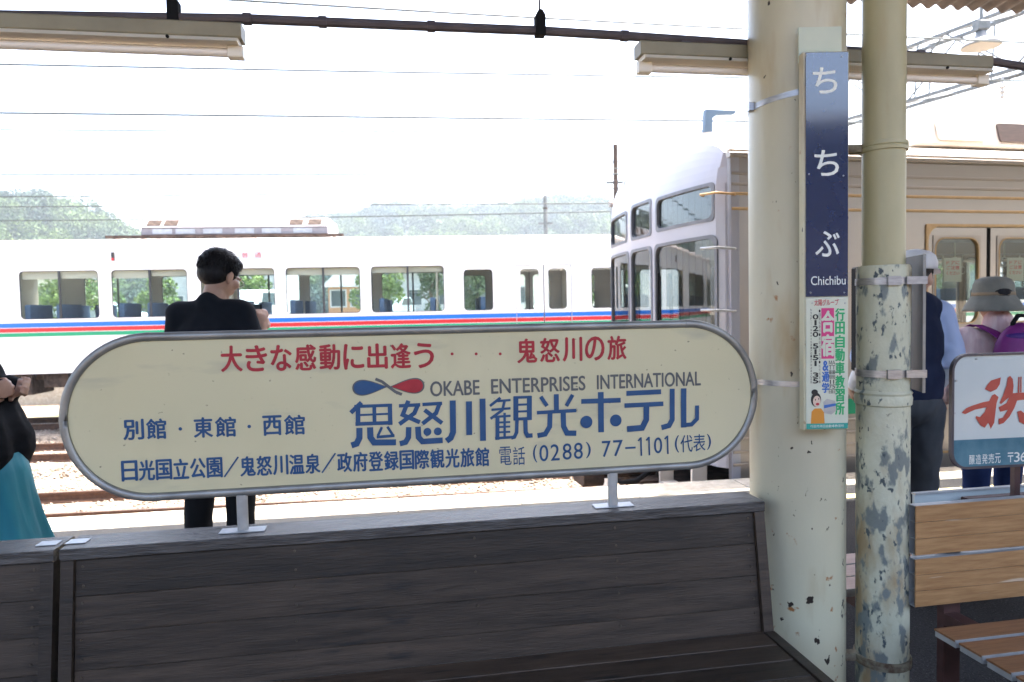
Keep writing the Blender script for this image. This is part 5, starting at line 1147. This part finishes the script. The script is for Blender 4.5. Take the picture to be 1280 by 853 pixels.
mb.add(vs, fs); sk = mb.build('teal_skirt', M_tealcloth, t, smooth=True); sk.modifiers.new('s', 'SOLIDIFY').thickness = .006
trousers(t, Q, k, M_blacktrou, .85, 'leggings'); shoes(t, Q, k, M_dark)
mb = MB()
def hp(x, y, z): return hc+HM @ (Vector((x, y, z))*k)
for s in (-1, 1):
    mb.tube([hp(s*.031+.021*math.cos(a*.5236), .102, .002+.016*math.sin(a*.5236)) for a in range(12)], .0018, 6, True); mb.tube([hp(s*.053, .100, .006), hp(s*.074, .06, .008), hp(s*.080, -.01, .006)], .0017, 6)
mb.tube([hp(-.010, .104, .006), hp(.010, .104, .006)], .0015, 6); mb.build('glasses', M_dark, t, smooth=True)
# --- man behind the rain pipe
t, Q, k, HM, hc = person('man in white cap, navy vest and charcoal trousers behind the rain pipe', (1.965, 3.50, 0), 8, 1.70,
    J=dict(elR=(.235, -.02, 1.12), wrR=(.20, .16, .93), elL=(-.23, .02, 1.14), wrL=(-.16, .2, 1.02), head=(.08, .05, 1.60)), hd=(-62, -6), build=1.08)
hair(t, hc, HM, k, spikes=150, seed=9)
cloth(t, 'blue_shirt', M_lblue, [(Q['sh'+s], lerp(Q['sh'+s], Q['el'+s], .78), .066, .072) for s in 'RL']+[(Q['shL'], Q['shR'], .060, .060), (Q['neck']-Vector((0,0,.09)), Q['neck']-Vector((0,0,.005)), .09, .068)], [(Q['chest'], (.175, .12, .20)), (Q['waist'], (.17, .12, .2))], disp=.010, dsc=.09)
cloth(t, 'navy_vest', M_navyvest, [((-.10, 0, 1.39), (.10, 0, 1.39), .080, .080), ((-.06, -.01, 1.40), (.06, -.01, 1.40), .085, .085)], [(Q['chest']+Vector((0,0,-.02)), (.188, .138, .21)), (Q['waist']-Vector((0,0,.03)), (.186, .140, .21))], disp=.008)
cloth(t, 'arm_covers', M_whitecloth, [(lerp(Q['sh'+s], Q['el'+s], .7), Q['el'+s], .046, .046) for s in 'RL']+[(Q['el'+s], lerp(Q['el'+s], Q['wr'+s], .92), .046, .036) for s in 'RL'], disp=.004, dsc=.05)
trousers(t, Q, k, M_greytrou, 1.08, disp=.012); shoes(t, Q, k, M_dark)
MB().box(-.16, .16, -.13, .13, .985, 1.01)
c_ = thing('white_cap', 'white peaked cap on the head of the man behind the rain pipe', 'cap', Matrix.Rotation(R(8), 3, 'Z') @ hc+Vector((1.965, 3.50, 0)), 8-62)
c_.rotation_euler.x = 0
MB().lathe([(.100, .035), (.101, .07), (.090, .105), (.060, .128), (.02, .136)], n=28, sy=1.12).build('crown', M_whitecloth, c_, smooth=True)
mb = MB(); vs = []; m_ = 14
for lv in (0, 1):
    for i in range(m_+1):
        a = math.pi*i/m_; x = math.cos(a); y = math.sin(a)
        for rr, dz in ((.095, .038), (.15 if False else .095+.075*y, .038-.02*y)): vs.append((x*min(rr, .098), .02+y*rr*1.08, dz-lv*.006))
fs = []
for lv in (0, 1):
    for i in range(m_): a = lv*2*(m_+1)+i*2; fs.append((a, a+1, a+3, a+2))
mb.add(vs, fs); mb.build('peak', M_whitecloth, c_, smooth=True)
# --- woman in bucket hat with backpack
W0 = Vector((2.475, 3.60, 0))
t, Q, k, HM, hc = person('woman in a pink striped shirt and navy jeans seen from behind at the right edge', W0, 5, 1.53,
    J=dict(elR=(.25, .0, 1.12), elL=(-.23, .0, 1.12), wrL=(-.2, .16, 1.05), wrR=(.18, .18, 1.1)), hd=(-10, -5), build=1.02)
hair(t, hc, HM, k, spikes=150, seed=4)
cloth(t, 'pink_shirt', M_pinkshirt, [(Q['sh'+s], Q['el'+s], .066, .060) for s in 'RL']+[(Q['el'+s], Q['wr'+s], .058, .046) for s in 'RL']+[(Q['shL'], Q['shR'], .060, .060), (Q['neck']-Vector((0,0,.09)), Q['neck']+Vector((0,-.004,.040)), .085, .066)], [(Q['chest'], (.165, .12, .19)), (Q['waist'], (.165, .12, .2)), (Q['pelvis']+Vector((0,0,.03)), (.175, .13, .12))], disp=.008, dsc=.08)
trousers(t, Q, k, M_jean, .92); shoes(t, Q, k, M_dark)
WM = Matrix.Rotation(R(5), 3, 'Z')
h_ = thing('bucket_hat', 'grey bucket hat with reddish lining worn by the woman at the right edge', 'hat', WM @ hc+W0, -5)
h_.scale = (.90, .90, .93)
MB().lathe([(.150, -.052), (.142, -.030), (.122, .006), (.104, .032), (.101, .060), (.098, .095), (.086, .120), (.058, .134), (.02, .138)], n=36, sy=1.08).build('crown', M_hat, h_, smooth=True)
hl = MB(); hl.lathe([(.1495, -.0525), (.1405, -.033), (.120, .002), (.102, .026), (.09, .024)], n=36, sy=1.08).build('lining', M_hatred, h_, smooth=True)
MB().lathe([(.1055, .034), (.1028, .052), (.098, .052)], n=36, sy=1.08).build('hat_band', mat('tan_hat_band', (.24,.18,.12), (.30,.24,.17), 9, rough=.9), h_, smooth=True)
b_ = thing('backpack', 'small purple backpack on the back of the woman in the bucket hat', 'backpack', WM @ Vector((0, -.165, 1.115))+W0, 5)
o = MB(); o.ell((0, 0, .02), (.140, .080, .185)); o.ell((0, .0, -.10), (.145, .085, .11)); remesh(o.build('bag', M_purple, b_), .009, 8)
o = MB(); o.ell((0, -.06, -.06), (.09, .05, .085)); remesh(o.build('front_pocket', M_violet, b_), .008, 6)
o = MB(); o.ell((0, -.01, .135), (.105, .06, .030)); remesh(o.build('top_flap', M_violet, b_), .008, 4)
MB().tube([(-.045, .0, .12), (-.045, -.0, .20), (-.02, .0, .235), (.02, .0, .235), (.045, -.0, .20), (.045, .0, .12)], .011, 8).build('grab_loop', M_dark, b_, smooth=True)
for s in (-1, 1):
    P_ = [(s*.07, .0, .10), (s*.085, .035, .145), (s*.10, .085, .172), (s*.115, .15, .190), (s*.125, .22, .170), (s*.13, .29, .10), (s*.14, .27, -.04), (s*.12, .06, -.13)]
    mb = MB(); wv = .033
    for i in range(len(P_)-1):
        a, b = Vector(P_[i]), Vector(P_[i+1]); 
        for z in (0,): mb.add([a+Vector((-wv, 0, 0)), a+Vector((wv, 0, 0)), b+Vector((wv, 0, 0)), b+Vector((-wv, 0, 0))], [(0,1,2,3)])
    o = mb.build('strap', M_purple, b_, smooth=True); o.modifiers.new('s', 'SOLIDIFY').thickness = .008
    bm = bmesh.new(); bm.from_mesh(o.data); bmesh.ops.remove_doubles(bm, verts=bm.verts, dist=.0005); bm.to_mesh(o.data); bm.free(); sd_ = o.modifiers.new('sub', 'SUBSURF'); sd_.levels = 1; sd_.render_levels = 2

# ================================================================== HAZE
hz = MB().box(-700, 700, -40, 620, -2.2, 120).build('haze', None)
hm = bpy.data.materials.new('haze_air'); hm.use_nodes = True; N = hm.node_tree.nodes; L = hm.node_tree.links; N.remove(N['Principled BSDF'])
pv = N.new('ShaderNodeVolumePrincipled'); pv.inputs['Color'].default_value = (.80, .90, 1, 1); pv.inputs['Density'].default_value = .0005; pv.inputs['Anisotropy'].default_value = .2
L.new(pv.outputs[0], N['Material Output'].inputs['Volume']); hz.data.materials.append(hm); tag(hz, 'pale summer haze', 'haze', kind='stuff')
